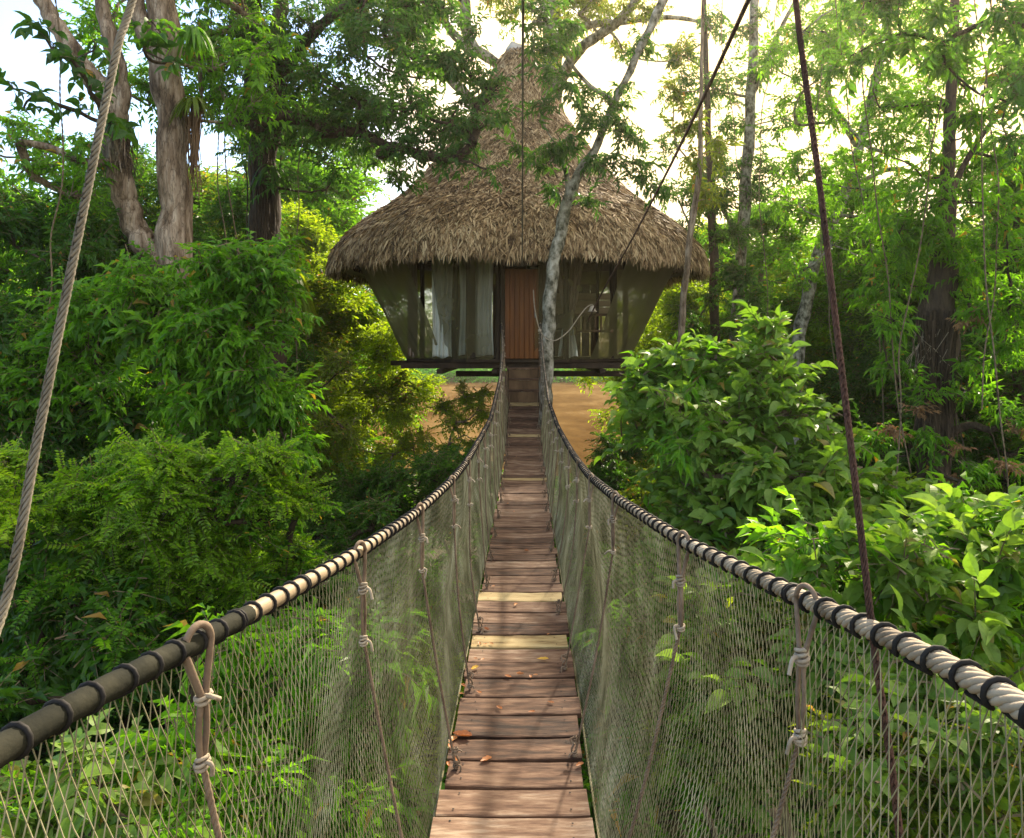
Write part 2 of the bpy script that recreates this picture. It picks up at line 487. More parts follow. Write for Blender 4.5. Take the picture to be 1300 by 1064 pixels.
def twig_tpl(sp, rng):
    kind, L, W, n, TL, ang, droop, sr = SPEC[sp]
    V, T = leaf_tpl(kind, L, W, droop=droop, fold=rng.uniform(.15, .5))
    t = np.linspace(.12, 1.0, n)
    ax = np.stack([.06 * np.sin(t * 4 + rng.uniform(0, 6)) * TL, t * TL, (-.28 * t ** 2 + .08 * t) * TL], -1)
    side = np.where(np.arange(n) % 2 == 0, 1.0, -1.0)
    if sp == 'fine':
        ang_ = np.full(n, ang)
        t = np.repeat(np.linspace(.08, 1, n // 2), 2)[:n]
        ax = np.stack([0 * t, t * TL, (-.3 * t ** 2 + .1 * t) * TL], -1)
    else:
        ang_ = ang * (1 - .55 * t ** 3) + rng.uniform(-.35, .35, n)
    D = np.stack([side * np.sin(ang_), np.cos(ang_), rng.uniform(-.55, .25, n) - droop * .35], -1)
    R = frames(D, rng.uniform(-.6, .6, n) if sp != 'fine' else rng.uniform(-.2, .2, n))
    s = rng.uniform(.65, 1.15, n)
    X, Q = inst(V, T, ax, R, s)
    mb = MB()
    mb.add(X, Q, 0)
    tt = np.linspace(0, 1, 4)
    st = np.stack([0 * tt, tt * TL, (-.28 * tt ** 2 + .08 * tt) * TL], -1)[None]
    mb2 = MB()
    tubes_batch(mb2, st, np.array([sr * 1.6, sr * 1.2, sr, sr * .4]), 3)
    Vs, Qs = mb2.V[0], mb2.F[0]
    Ts = np.concatenate([Qs[:, [0, 1, 2]], Qs[:, [0, 2, 3]]])
    Vall = np.concatenate([X, Vs])
    Tall = np.concatenate([Q, Ts + len(X)])
    mat = np.concatenate([np.zeros(len(Q), np.int32), np.ones(len(Ts), np.int32)])
    return Vall, Tall, mat


TW = {k: [twig_tpl(k, np.random.default_rng(100 + i)) for i in range(4)] for k in SPEC}


def fill_blob(mb, c, r, sp, dens, rng, flat=.75, upb=0.0, scale=1.0):
    """spread twigs through a clump; fewer in its core, an uneven outline"""
    TL = SPEC[sp][4]
    area = SPEC[sp][3] * SPEC[sp][1] * SPEC[sp][2] * .5 * scale ** 2
    n = int(np.clip(dens * 2.3 * math.pi * r * (r + .15) / area, 2, 2600))
    u = rng.normal(size=(n, 3))
    u /= np.linalg.norm(u, axis=1)[:, None]
    rr = r * rng.uniform(.12, 1.0, n) ** .55
    lump = 1 + .28 * np.sin(u[:, 0] * 5 + c[0] * 3) * np.cos(u[:, 2] * 4 + c[2] * 5 + u[:, 1] * 3)
    pos = c + u * (rr * lump)[:, None] * np.array([1, 1, flat])
    D = u * np.array([1, 1, .5]) + rng.normal(size=(n, 3)) * .45 + np.array([0, 0, upb])
    R = frames(D, rng.normal(size=n) * .35)
    s = rng.uniform(.55, 1.3, n) * scale
    pos = pos - R[:, :, 1] * (TL * .5 * s)[:, None]
    pick = rng.integers(0, 4, n)
    for k in range(4):
        q = pick == k
        if q.any():
            V, T, mt = TW[sp][k]
            X, Q = inst(V, T, pos[q], R[q], s[q])
            mb.add(X, Q, np.tile(mt, int(q.sum())))
    return pos


def ground_z(x, y):
    x = np.asarray(x, float); y = np.asarray(y, float)
    z = -4.7 + 1.5 * np.exp(-(y / 7.0) ** 2) + .35 * np.exp(-((np.abs(x) - 9) / 6) ** 2)
    z = z + .15 * np.sin(x * .7 + 1) * np.cos(y * .6) + .06 * np.sin(x * 2.3) * np.sin(y * 2.1 + x)
    t = np.clip((y - 25.5) / 6, 0, 1); t = t * t * (3 - 2 * t)
    z = z - 1.4 * t
    t = np.clip((y - 105) / 9, 0, 1); t = t * t * (3 - 2 * t)
    return z + 2.2 * t + np.clip((y - 140) / 200, 0, 1) * 6


def plant(name, label, cat, leaf, sp, blobs, trunks=(), bark='bark_grey', dens=1.0, seed=0, group=None, flat=.75, upb=0.0,
          limb=.035, root=None, extra=None, scale=1.0, px=True, split=4, mix=None, parts=('trunk', 'crown')):
    """one plant: trunks and blobs in photo pixels (x, y, distance, width or radius in px) or metres (px=False)."""
    rng = np.random.default_rng(1000 + seed)
    conv = (lambda a: (P(a[0], a[1], a[2]), a[3] / F * a[2])) if px else (lambda a: (np.array(a[:3], float), a[3]))
    nodes, par, rad0, fixed = [], [], [], []
    tb = MB()
    for t in trunks:
        pts, ws = zip(*[conv(a) for a in t])
        pp = np.column_stack([np.array(pts), np.array(ws) / 2])
        n = max(6, len(t) * 6)
        sp_ = smooth_path(pp, n)
        w = sp_[:, 3].copy()
        cen = sp_[:, :3] + np.stack([np.sin(np.arange(n) * 1.3 + seed) * w * .12, np.cos(np.arange(n) * 1.1) * w * .12, 0 * w], -1)
        w *= 1 + .07 * np.sin(np.arange(n) * 2.1 + seed)
        tube(tb, cen, np.maximum(w, .006), 14 if w.max() > .08 else 8, 0)
        for i in range(n // 3, n):
            nodes.append(cen[i]); fixed.append(w[i])
    B = [conv(a) for a in blobs]
    if root is None:
        if trunks:
            root = conv(trunks[0][0])[0]
        else:
            c0 = np.mean([b[0] for b in B], axis=0)
            root = np.array([c0[0], c0[1], float(ground_z(c0[0], c0[1]))])
    if not nodes:
        nodes.append(np.array(root, float) - np.array([0, 0, .1])); fixed.append(.05)
    nfix = len(nodes)
    parent = [-1] * nfix
    todo = list(range(len(B)))
    where = {}
    while todo:                                          # grow limbs towards the clumps, nearest first
        A = np.array(nodes)
        best = None
        for i in todo:
            dlt = B[i][0] - A
            dd = np.linalg.norm(dlt, axis=1) + np.maximum(0, -dlt[:, 2]) * .8
            j = int(np.argmin(dd))
            if best is None or dd[j] < best[0]:
                best = (dd[j], i, j)
        _, i, j = best
        todo.remove(i)
        nodes.append(B[i][0] - np.array([0, 0, B[i][1] * .25])); parent.append(j); where[i] = len(nodes) - 1
    cnt = [1] * len(nodes)
    for k in range(len(nodes) - 1, nfix - 1, -1):
        if parent[k] >= nfix:
            cnt[parent[k]] += cnt[k]
    for k in range(nfix, len(nodes)):
        a, b = nodes[parent[k]], nodes[k]
        L = np.linalg.norm(b - a)
        t = np.linspace(0, 1, 7)[:, None]
        bend = rng.normal(size=3) * .09 * L
        path = a * (1 - t) + b * t + np.sin(t * math.pi) * bend + rng.normal(size=(7, 3)) * .012 * L
        path[0], path[-1] = a, b
        r1 = limb * math.sqrt(cnt[k])
        r0 = r1 * 1.25
        if parent[k] < nfix:
            r0 = min(r0, fixed[parent[k]] * .8 + .01)
            r1 = min(r1, r0)
        tube(tb, path, np.linspace(r0, r1 * .9, 7), 6, 0, cap=False)
    cb = MB()
    for k, (c, r) in enumerate(B):
        pos = []
        for q in range(split):                           # each clump is a few uneven sprays with gaps between
            u = rng.normal(size=3); u /= np.linalg.norm(u)
            cc = c + u * r * (.62 if split > 1 else 0) * np.array([1, 1, .9])
            k0 = len(cb.M)
            other = mix is not None and rng.uniform() < mix[2]
            pos.append(fill_blob(cb, cc, r * (rng.uniform(.36, .70) if split > 1 else 1), mix[1] if other else sp, dens * (1.15 if split > 1 else 1), rng, flat, upb, scale))
            if other:
                for mi in range(k0, len(cb.M)):
                    cb.M[mi] = np.where(cb.M[mi] == 0, 2, cb.M[mi])
        pos = np.concatenate(pos)
        m_ = min(len(pos), 9)
        ends = pos[rng.choice(len(pos), m_, replace=False)]
        a = nodes[where[k]][None]
        t = np.linspace(0, 1, 5)[None, :, None]
        paths = a[:, None] * (1 - t) + ends[:, None] * t + np.sin(t * math.pi) * rng.normal(size=(m_, 1, 3)) * .08 * r
        rr = limb * .55
        tubes_batch(tb, paths, np.linspace(rr, rr * .3, 5), 5)
    t_ = thing(name, label, cat, root, group)
    tb.build(parts[0], M[bark], t_, smooth=True)
    cb.build(parts[1], [M[leaf], M['twig']] + ([M[mix[0]]] if mix else []), t_)
    if extra:
        extra(t_, rng)
    return t_


def copy_tree(o):
    c = o.copy(); COL.objects.link(c)
    for ch in o.children:
        d = ch.copy(); COL.objects.link(d); d.parent = c
    return c


# ================================================================== SETTING
def grid_axis(vals):
    return np.unique(np.concatenate(vals))


xs = grid_axis([np.arange(-30, 30.1, .75), np.arange(-400, -30, 18.0), np.arange(48, 401, 18.0)])
ys = grid_axis([np.arange(-12, 34, .75), np.arange(-120, -12, 12.0), np.arange(36, 130, 2.5), np.arange(140, 520, 20.0)])
X, Y = np.meshgrid(xs, ys)
V = np.stack([X, Y, ground_z(X, Y)], -1).reshape(-1, 3)
nx, ny = len(xs), len(ys)
i = np.arange(ny - 1)[:, None] * nx + np.arange(nx - 1)[None]
mb = MB(); mb.add(V, np.stack([i, i + 1, i + nx + 1, i + nx], -1).reshape(-1, 4))
struct(mb.build('ground', M['soil'], smooth=True))
mb = MB(); mb.add([[-400, 20, -5.1], [400, 20, -5.1], [400, 125, -5.1], [-400, 125, -5.1]], [[0, 1, 2, 3]])
struct(mb.build('water', M['water']))

# ================================================================== THE BRIDGE
def interp_fn(tbl):
    tbl = np.array(tbl, float)
    g = np.linspace(tbl[0, 0], tbl[-1, 0], 600)
    cols = []
    for c in range(1, tbl.shape[1]):
        v = np.interp(g, tbl[:, 0], tbl[:, c])
        k = np.exp(-np.linspace(-2, 2, 41) ** 2); k /= k.sum()
        v = np.convolve(np.pad(v, 20, mode='reflect', reflect_type='odd'), k, mode='valid')
        cols.append(v)
    return lambda d: np.stack([np.interp(d, g, c) for c in cols], -1)


Y0, Y1 = -1.4, 13.4
deck = interp_fn([(-1.6, -.05, -1.56), (0, -.04, -1.58), (2.84, -.03, -1.6), (4.1, -.02, -1.59), (6.9, -.01, -1.6), (9.3, 0, -1.57), (11, 0, -1.49), (12.2, 0, -1.33), (13.5, 0, -.97)])
railL = interp_fn([(-1.6, -.60, -.42), (.79, -.55, -.41), (1.12, -.50, -.45), (1.9, -.44, -.535), (2.8, -.405, -.625), (3.5, -.345, -.635), (4.2, -.325, -.655), (5.5, -.31, -.655), (6.8, -.30, -.655), (7.85, -.30, -.56), (9.5, -.30, -.40), (11, -.31, -.08), (12, -.34, .16), (12.6, -.375, .28), (13.5, -.40, .42)])
railR = interp_fn([(-1.6, .55, -.33), (.78, .52, -.365), (1.28, .495, -.44), (1.95, .425, -.515), (2.93, .37, -.60), (3.9, .34, -.675), (4.9, .33, -.715), (5.6, .32, -.72), (6.9, .31, -.73), (8.9, .30, -.66), (10, .295, -.45), (11, .29, -.22), (12, .285, .10), (12.6, .29, .28), (13.5, .30, .42)])
HW = .262

bridge = thing('rope_bridge', 'narrow sagging plank footbridge with rope netting sides leading to the treehouse', 'bridge', (0, 0, -1.6))
rng = np.random.default_rng(5)
pale_at = [13.32, 11.72, 4.72, 4.08, 9.0]
y = Y0
k = 0
while y < Y1 - .05:
    w = rng.uniform(.155, .19)
    if abs(y - 4.0) < .1 or abs(y - 4.65) < .1:
        w = .17
    yc = y + w / 2
    cx, cz = deck(yc)
    dz = float((deck(yc + .05) - deck(yc - .05))[1]) / .1
    Ln = 2 * HW + rng.uniform(-.02, .025)
    # a plank cut into strips along its width so that its edges can wander and its face cup
    nseg = 9
    u = np.linspace(-.5, .5, nseg)
    fr = w / 2 - .004 - np.abs(rng.normal(size=nseg)) * .0018
    bk = w / 2 - .004 - np.abs(rng.normal(size=nseg)) * .0018
    sag = -.004 * (1 - (2 * u) ** 2) + rng.normal(size=nseg) * .0006
    prof = [(-1, 0, 1), (-.93, .0, 2), (0, -.0015, 2), (.93, 0, 2), (1, 0, 1), (.97, -.026, 0), (-.97, -.026, 0)]
    Vp = np.zeros((nseg, 7, 3))
    for a_ in range(nseg):
        for b_, (pv, pz, kd) in enumerate(prof):
            ww = bk[a_] if pv > 0 else fr[a_]
            zz = (.0 if kd == 2 else (-.003 if kd == 1 else 0)) + pz + sag[a_]
            Vp[a_, b_] = [u[a_] * Ln, pv * ww, zz]
    mbp = MB()
    ii = np.arange(nseg - 1)[:, None] * 7; jj = np.arange(7)[None]; kk = (jj + 1) % 7
    mbp.add(Vp.reshape(-1, 3), np.concatenate([np.stack([ii + jj, ii + 7 + jj, ii + 7 + kk, ii + kk], -1).reshape(-1, 4)]))
    nb = (nseg - 1) * 7
    mbp.F.append(np.array([[0, 1, 2, 3, 4, 5, 6][:4], [0, 3, 4, 5], [0, 5, 6, 6]][:2])); mbp.M.append(np.zeros(2, np.int32))
    mbp.F.append(np.array([[0, 5, 6], [nb, nb + 6, nb + 5]])); mbp.M.append(np.zeros(2, np.int32))
    mbp.F.append(np.array([[nb + 3, nb + 2, nb + 1, nb], [nb + 5, nb + 4, nb + 3, nb]])); mbp.M.append(np.zeros(2, np.int32))
    pale = any(abs(yc - p) < .09 for p in pale_at)
    for sx_ in (-1, 1):                                   # two nails at each end
        for sy_ in (-1, 1):
            nx_, ny_ = sx_ * (.2 + rng.uniform(-.012, .012)), sy_ * (w * .27 + rng.uniform(-.01, .01))
            ring_ = np.array([[nx_ + .0042 * math.cos(t), ny_ + .0042 * math.sin(t), .0012] for t in np.linspace(0, 2 * math.pi, 7)[:-1]] + [[nx_, ny_, .0022]])
            mbp.V.append(ring_); mbp.F.append(np.array([[t, (t + 1) % 6, 6] for t in range(6)]) + mbp.n); mbp.M.append(np.ones(6, np.int32)); mbp.n += 7
    o = bpy.data.objects.new('plank', mbp.mesh('plank', [M['plank_pale' if pale else 'plank'], M['cord_black']]))
    COL.objects.link(o); o.parent = bridge
    o.location = (cx + rng.uniform(-.008, .008), yc, cz + 1.6 + rng.uniform(-.003, .003))
    o.rotation_euler = (math.atan(dz) + rng.uniform(-.012, .012), rng.uniform(-.01, .01), rng.uniform(-.015, .015))
    if pale:
        o['label'] = 'newer pale yellowish plank'
    y += w + rng.uniform(.004, .011)
    k += 1

# cables below the planks
for s in (-1, 1):
    mb = MB()
    d = np.linspace(Y0, Y1 + .3, 60)
    c = deck(d)
    tube(mb, np.stack([c[:, 0] + s * .2, d, c[:, 1] - .045], -1), .009, 6)
    mb.build('support_cable', M['steel'], bridge, smooth=True)


def netting(rail, s, seed):
    mb = MB()
    cell, nrow = .021, 40
    u0 = np.arange(Y0 - .5, Y1 + .5, cell)
    v = np.linspace(0, 1, 19)
    ph = seed * 1.7
    for sg in (-1, 1):
        U = u0[:, None] + sg * (v[None] - .5) * nrow * cell * .5
        Vv = np.broadcast_to(v[None], U.shape)
        # slack: the twine wanders and the cells sag
        U = U + .016 * np.sin(U * 3.1 + Vv * 5 + ph) + .007 * np.sin(U * 11 + Vv * 9) + np.random.default_rng(seed).normal(size=U.shape) * .0022
        U = np.clip(U, Y0, Y1 - .02)
        top = rail(U); bot = deck(U)
        tx, tz = top[..., 0], top[..., 1] - .012
        bx, bz = bot[..., 0] + s * (HW + .018), bot[..., 1] - .03
        bulge = s * (.05 * np.sin(Vv * math.pi) + .018 * np.sin(U * 2.2 + ph) * np.sin(Vv * 6.3) + .010 * np.sin(U * 5.3 + Vv * 7 + ph) * Vv * (1 - Vv) * 4)
        wave = .02 * np.exp(-((Vv - .16) / .12) ** 2) * np.sin(U * 8.5 + ph)
        xx = tx * (1 - Vv) + bx * Vv + bulge
        zz = tz * (1 - Vv) + bz * Vv + wave
        tubes_batch(mb, np.stack([xx, U, zz], -1), np.full(len(v), .00098), 3)
    # selvedge line along the deck
    d = np.linspace(Y0, Y1, 160); b = deck(d)
    tube(mb, np.stack([b[:, 0] + s * (HW + .018), d, b[:, 1] - .03], -1), .004, 5)
    return mb.build('netting', M['net'], bridge)


netting(railL, -1, 1)
netting(railR, 1, 2)


def rail_rope(rail, s):
    d = np.arange(Y0, Y1 + .1, .007)
    c = rail(d)
    cen = np.stack([c[:, 0], d, c[:, 1]], -1)
    mb = MB()
    if s > 0:
        tube(mb, cen[::3], .0115, 8)
        for k in range(7):
            ph = d / .125 * 2 * math.pi + k * 2 * math.pi / 7
            p = cen + np.stack([np.cos(ph) * .0100, 0 * ph, np.sin(ph) * .0100], -1)
            tubes_batch(mb, p[None], np.full(len(d), .0051), 7)
        o = mb.build('handrail', M['rope_beige'], bridge, smooth=True)
    else:
        q = d < 1.32
        tube(mb, cen[q][::4], .0162 * (1 + .04 * np.sin(d[q][::4] * 37) * np.sin(d[q][::4] * 91)), 12, 0)
        q = (d >= 1.29) & (d < 2.25)
        tube(mb, cen[q][::4], .0150, 12, 1)
        for k in range(7):
            q = d > 2.2
            ph = d / .125 * 2 * math.pi + k * 2 * math.pi / 7
            p = cen + np.stack([np.cos(ph) * .0095, 0 * ph, np.sin(ph) * .0095], -1)
            tubes_batch(mb, p[q][None], np.full(int(q.sum()), .0050), 7, 2)
        o = mb.build('handrail', [M['hose'], M['tan_pole'], M['rope_beige']], bridge, smooth=True)
    # black lashing: a tight turn, then a short run along the rope
    mb = MB()
    rg = np.random.default_rng(3 + s)
    yy, ang = Y0 + .05, -math.pi / 2
    pts = []
    while yy < Y1 - .1:
        pitch = rg.uniform(.054, .066)
        nt_ = 12
        turns = 2 if rg.uniform() < .12 else 1
        for q in range(nt_ * turns):
            f = q / nt_
            a = ang + 2 * math.pi * f
            pts.append((yy + f * .008, a))
        ang = -math.pi / 2 + rg.uniform(-.35, .35)
        yy += pitch
    pts = np.array(pts)
    c = rail(pts[:, 0])
    R = .0172
    L = np.stack([c[:, 0] + np.cos(pts[:, 1]) * R, pts[:, 0], c[:, 1] + np.sin(pts[:, 1]) * R], -1)
    tube(mb, L, .0035, 6)
    ls = mb.build('lashing', M['cord_black'], bridge, smooth=True)
    ls.parent = o
    ls.location = (0, 0, 0)
    return o


rail_rope(railL, -1)
rail_rope(railR, 1)


def twisted(mb, pts, r, sides=6, pitch=None, strands=3, mat=0, rs=.55):
    """a laid rope: strands wound round a path"""
    pts = np.asarray(pts, float)
    L = np.concatenate([[0], np.cumsum(np.linalg.norm(np.diff(pts, axis=0), axis=1))])
    pitch = pitch or r * 7
    n = int(max(8, L[-1] / (pitch / 9)))
    s = np.linspace(0, L[-1], n)
    c = np.stack([np.interp(s, L, pts[:, i]) for i in range(3)], -1)
    T = np.gradient(c, axis=0); T /= np.linalg.norm(T, axis=1)[:, None]
    A = np.cross(T, [.3, .9, .1]); A /= np.linalg.norm(A, axis=1)[:, None]
    B = np.cross(T, A)
    for k in range(strands):
        ph = (s / pitch * 2 * math.pi + k * 2 * math.pi / strands)[:, None]
        tubes_batch(mb, (c + (np.cos(ph) * A + np.sin(ph) * B) * r * (1.03 - rs))[None], np.full(n, r * rs), sides, mat)


hang_L = [.40, 1.13, 1.95, 2.8, 3.5, 4.2, 4.9] + [4.9 + .68 * q for q in range(1, 13)]
hang_R = [.42, 1.27, 1.95, 2.93, 3.7, 4.4] + [4.4 + .70 * q for q in range(1, 13)]
for s, rail, hs in ((-1, railL, hang_L), (1, railR, hang_R)):
    for q, d in enumerate(hs):
        if d > Y1 - .15:
            continue
        rg = np.random.default_rng(int(50 + q * 2 + s))
        c = rail(d); b = deck(d)
        top = np.array([c[0], d, c[1]])
        rr = (.0054 if s < 0 else .0050) * rg.uniform(.9, 1.1)
        hw = .026
        e = np.array([s * -.35, .94, 0]); e /= np.linalg.norm(e)
        inn = np.array([-s * .012, 0, 0])
        kz = .082 + rg.uniform(-.02, .02)
        k1 = top + np.array([-s * .022, rg.uniform(-.01, .01), -kz])
        k2 = k1 + np.array([0, rg.uniform(-.008, .008), -.115 + rg.uniform(-.03, .03)])
        foot = np.array([b[0] + s * (HW - .035), d + rg.uniform(-.03, .05), b[1] + .004])
        # loop over the handrail
        th = np.linspace(-.15, math.pi + .15, 12)
        arch = top + inn + np.outer(np.cos(th), e) * hw + np.outer(np.sin(th), [0, 0, 1]) * .030
        path = np.concatenate([[k1 + e * .004], arch, [k1 - e * .004]])
        mb = MB()
        pth = smooth_path(path, 40)
        tube(mb, pth, rr, 8)
        for q2 in (-1, 1):
            tube(mb, smooth_path([k1 + e * .004 * q2, (k1 + k2) / 2 + e * .008 * q2, k2 + e * .003 * q2], 8), rr * .85, 6)
        mid = (k2 + foot) / 2 + np.array([s * .012 + rg.uniform(-.01, .01), rg.uniform(-.015, .015), 0])
        twisted(mb, smooth_path([k2, mid, foot], 30), rr * .95, sides=5)
        # short loop through the plank
        tube(mb, smooth_path([foot + np.array([0, 0, .05]), foot + np.array([-s * .012, .01, .02]), foot + np.array([0, .016, -.006])], 8), rr * .8, 6)
        h = mb.build('hanger_rope', M['hanger'], bridge, smooth=True)
        for kp, mat_, sc_ in ((k1, 'knot', 1.0), (k2, 'knot', .9), (foot + np.array([0, 0, .07]), 'hanger', .8), (foot + np.array([0, 0, .012]), 'hanger', .9)):
            mk = MB()
            nw = int(rg.integers(2, 5))
            for w_ in range(nw):
                zz = (w_ - 1) * .0068 * sc_
                th = np.linspace(0, 2 * math.pi, 15)
                R_ = .0086 * sc_ * (1.25 if w_ == 1 else 1.0)
                ring = kp + np.stack([np.cos(th) * R_, np.sin(th) * R_ * 1.1, zz + .003 * np.sin(th + w_)], -1)
                tube(mk, ring, .0037 * sc_, 6, cap=False)
            tail = smooth_path([kp, kp + np.array([-s * .018, -.01, .003]), kp + np.array([-s * rg.uniform(.012, .032), rg.uniform(-.03, .01), rg.uniform(-.03, -.002)])], 8)
            tube(mk, tail, .0038 * sc_, 6)
            kn = mk.build('knot', M[mat_], bridge, smooth=True)
            kn.parent = h; kn.location = (0, 0, 0)

# ------------------------------------------------------------------ suspension ropes of the bridge
def rope(name, label, pts, r, mat, n=60, tw=True, parent=None):
    mb = MB()
    p = smooth_path(pts, n)
    if tw:
        twisted(mb, p, r, strands=6, rs=.34, pitch=r * 11)
        tube(mb, p, r * .6, 6)
    else:
        tube(mb, p, r, 8)
    o = mb.build(name, M[mat], parent, smooth=True)
    if parent is None:
        tag(o, label, 'rope')
    return o


rope('suspension_rope', 'thick grey twisted rope running diagonally down the left side of the view',
     [P(232, -230, 1.36), P(168, 0, 1.20), P(146, 75, 1.14), P(93, 330, 1.03), P(47, 560, .96), P(5, 770, .90), P(-75, 960, .80), P(-115, 1050, .76)], .0062, 'rope_grey', n=120)
rope('suspension_rope', 'dark reddish rope tied to the right handrail and rising past the trees',
     [P(985, -260, 1.45), P(1010, 0, 1.34), P(1040, 230, 1.27), P(1060, 400, 1.21), P(1083, 590, 1.15), P(1106, 790, 1.09), P(1118, 880, 1.06), P(1132, 975, 1.04), P(1150, 1130, 1.01)], .0054, 'rope_dark')
hz_top = P(663, 338, 12.35)
rope('overhead_rope', 'thin doubled line hanging down the middle of the thatched roof',
     [(0.02, 1.2, 3.2), P(664, 0, 5.2), P(663.5, 150, 8.5), hz_top], .011, 'rope_grey', tw=True)
tie = P(746, 408, 12.6)
rope('guy_rope', 'dark guy rope slanting from the upper right down to the hut wall',
     [P(990, -90, 3.0), P(950, 0, 3.6), P(890, 130, 5.3), P(845, 222, 7.4), P(800, 308, 10.0), P(765, 370, 11.8), tie], .0125, 'rope_dark')
rope('slack_rope', 'slack pale rope hanging in a curve before the door and slender tree',
     [P(677, 368, 12.1), P(679, 392, 12.1), P(685, 418, 12.1), P(694, 430, 12.1), P(706, 432, 12.1), P(722, 420, 12.2), P(735, 402, 12.3), P(745, 390, 12.4), P(752, 387, 12.4), P(755, 392, 12.4)], .0085, 'knot')
mb = MB(); blob_mesh(mb, P(685.5, 420, 12.05), .03, rough=.15)
for o in [mb.build('knot', M['knot'], smooth=True)]:
    o.parent = [x for x in COL.objects if x.name.startswith('slack_rope')][0]
# small bell-shaped lamp at the end of the white rope
bell = thing('hanging_lamp', 'small pale bell shaped lamp at the end of the slack rope', 'lamp', P(752, 395, 12.4))
mb = MB()
c = P(752, 395, 12.4)
prof = [(.012, .085), (.03, .08), (.045, .045), (.055, .015), (.082, -.01), (.078, -.012), (.05, .012), (.04, .04)]
th = np.linspace(0, 2 * math.pi, 17)[:-1]
Vb = np.array([[c[0] + r_ * math.cos(t), c[1] + r_ * math.sin(t), c[2] + z_] for r_, z_ in prof for t in th])
i = np.arange(len(prof) - 1)[:, None] * 16; j = np.arange(16)[None]; k = (j + 1) % 16
mb.add(Vb, np.stack([i + j, i + k, i + 16 + k, i + 16 + j], -1).reshape(-1, 4))
mb.build('lamp_shade', M['knot'], bell, smooth=True)
mb = MB(); blob_mesh(mb, c + [0, 0, .02], .024, rough=0)
mb.build('bulb', M['cloth'], bell, smooth=True)

# ================================================================== THE HUT
HX, HY = -.13, 16.5
hut = thing('treehouse', 'round treehouse with tall pointed thatched roof and netted walls at the bridge end', 'treehouse', (HX, HY, -.3))
FZ = -.24
prof = [(4.02, 1.62), (3.97, 1.85), (3.84, 2.06), (3.42, 2.48), (2.64, 3.04), (2.15, 3.51), (1.8, 3.94), (1.46, 4.36), (1.02, 4.98), (.80, 5.45), (.62, 5.80), (.42, 6.2), (.20, 6.5)]
pr = smooth_path([(a, b, 0) for a, b in prof], 60)[:, :2]
mb = MB()
th = np.linspace(0, 2 * math.pi, 97)[:-1]
rp = np.concatenate([[(3.6, 1.66)], pr])
Vr = np.array([[HX + r_ * math.cos(t), HY + r_ * math.sin(t), z_] for r_, z_ in rp for t in th])
n_ = len(rp); i = np.arange(n_ - 1)[:, None] * 96; j = np.arange(96)[None]; k = (j + 1) % 96
mb.add(Vr, np.stack([i + j, i + k, i + 96 + k, i + 96 + j], -1).reshape(-1, 4), 1)
# thousands of dry palm leaflets laid in overlapping courses
arc = np.concatenate([[0], np.cumsum(np.linalg.norm(np.diff(pr, axis=0), axis=1))])
rg = np.random.default_rng(8)
lv = np.array([[0, 0, 0], [.5, .22, .012], [-.5, .22, .012], [.42, .62, .0], [-.42, .62, 0], [0, 1, -.05]])
lt = np.array([[0, 1, 2], [1, 3, 4], [1, 4, 2], [3, 5, 4]])
s = arc[-1]
while s > .0:
    r_ = np.interp(s, arc, pr[:, 0])
    n = int(2 * math.pi * r_ / .0155)
    sj = np.clip(s + rg.normal(size=n) * .09, 0, arc[-1])
    a = rg.uniform(0, 2 * math.pi, n)
    r1 = np.interp(sj, arc, pr[:, 0]); z1 = np.interp(sj, arc, pr[:, 1])
    r2 = np.interp(sj - .12, arc, pr[:, 0]); z2 = np.interp(sj - .12, arc, pr[:, 1])
    dn = np.stack([(r2 - r1) * np.cos(a), (r2 - r1) * np.sin(a), z2 - z1], -1)
    dn[np.linalg.norm(dn, axis=1) < 1e-4] = [0, 0, -1]
    dn /= np.linalg.norm(dn, axis=1)[:, None]
    tan = np.stack([-np.sin(a), np.cos(a), 0 * a], -1)
    nor = np.cross(tan, dn); nor *= np.sign((nor * np.stack([np.cos(a), np.sin(a), .3 + 0 * a], -1)).sum(1))[:, None]
    D = dn + tan * (rg.normal(size=n) * .55)[:, None] + nor * rg.uniform(-.02, .30, n)[:, None]
    D /= np.linalg.norm(D, axis=1)[:, None]
    Xa = np.cross(D, nor); Xa /= np.linalg.norm(Xa, axis=1)[:, None]
    Z = np.cross(Xa, D)
    ro = rg.normal(size=n) * .5
    cR, sR = np.cos(ro)[:, None], np.sin(ro)[:, None]
    R = np.stack([(Xa * cR + Z * sR), D, -Xa * sR + Z * cR], -1)
    Ll = rg.uniform(.09, .26, n); Wl = rg.uniform(.010, .034, n)
    pos = np.stack([HX + r1 * np.cos(a), HY + r1 * np.sin(a), z1], -1) + nor * rg.uniform(.0, .05, n)[:, None]
    Xv = np.einsum('mij,mnj->mni', R, lv[None] * np.stack([Wl, Ll, Ll], -1)[:, None]) + pos[:, None]
    mb.add(Xv.reshape(-1, 3), (lt[None] + (np.arange(n) * 6)[:, None, None]).reshape(-1, 3), 0)
    s -= .045
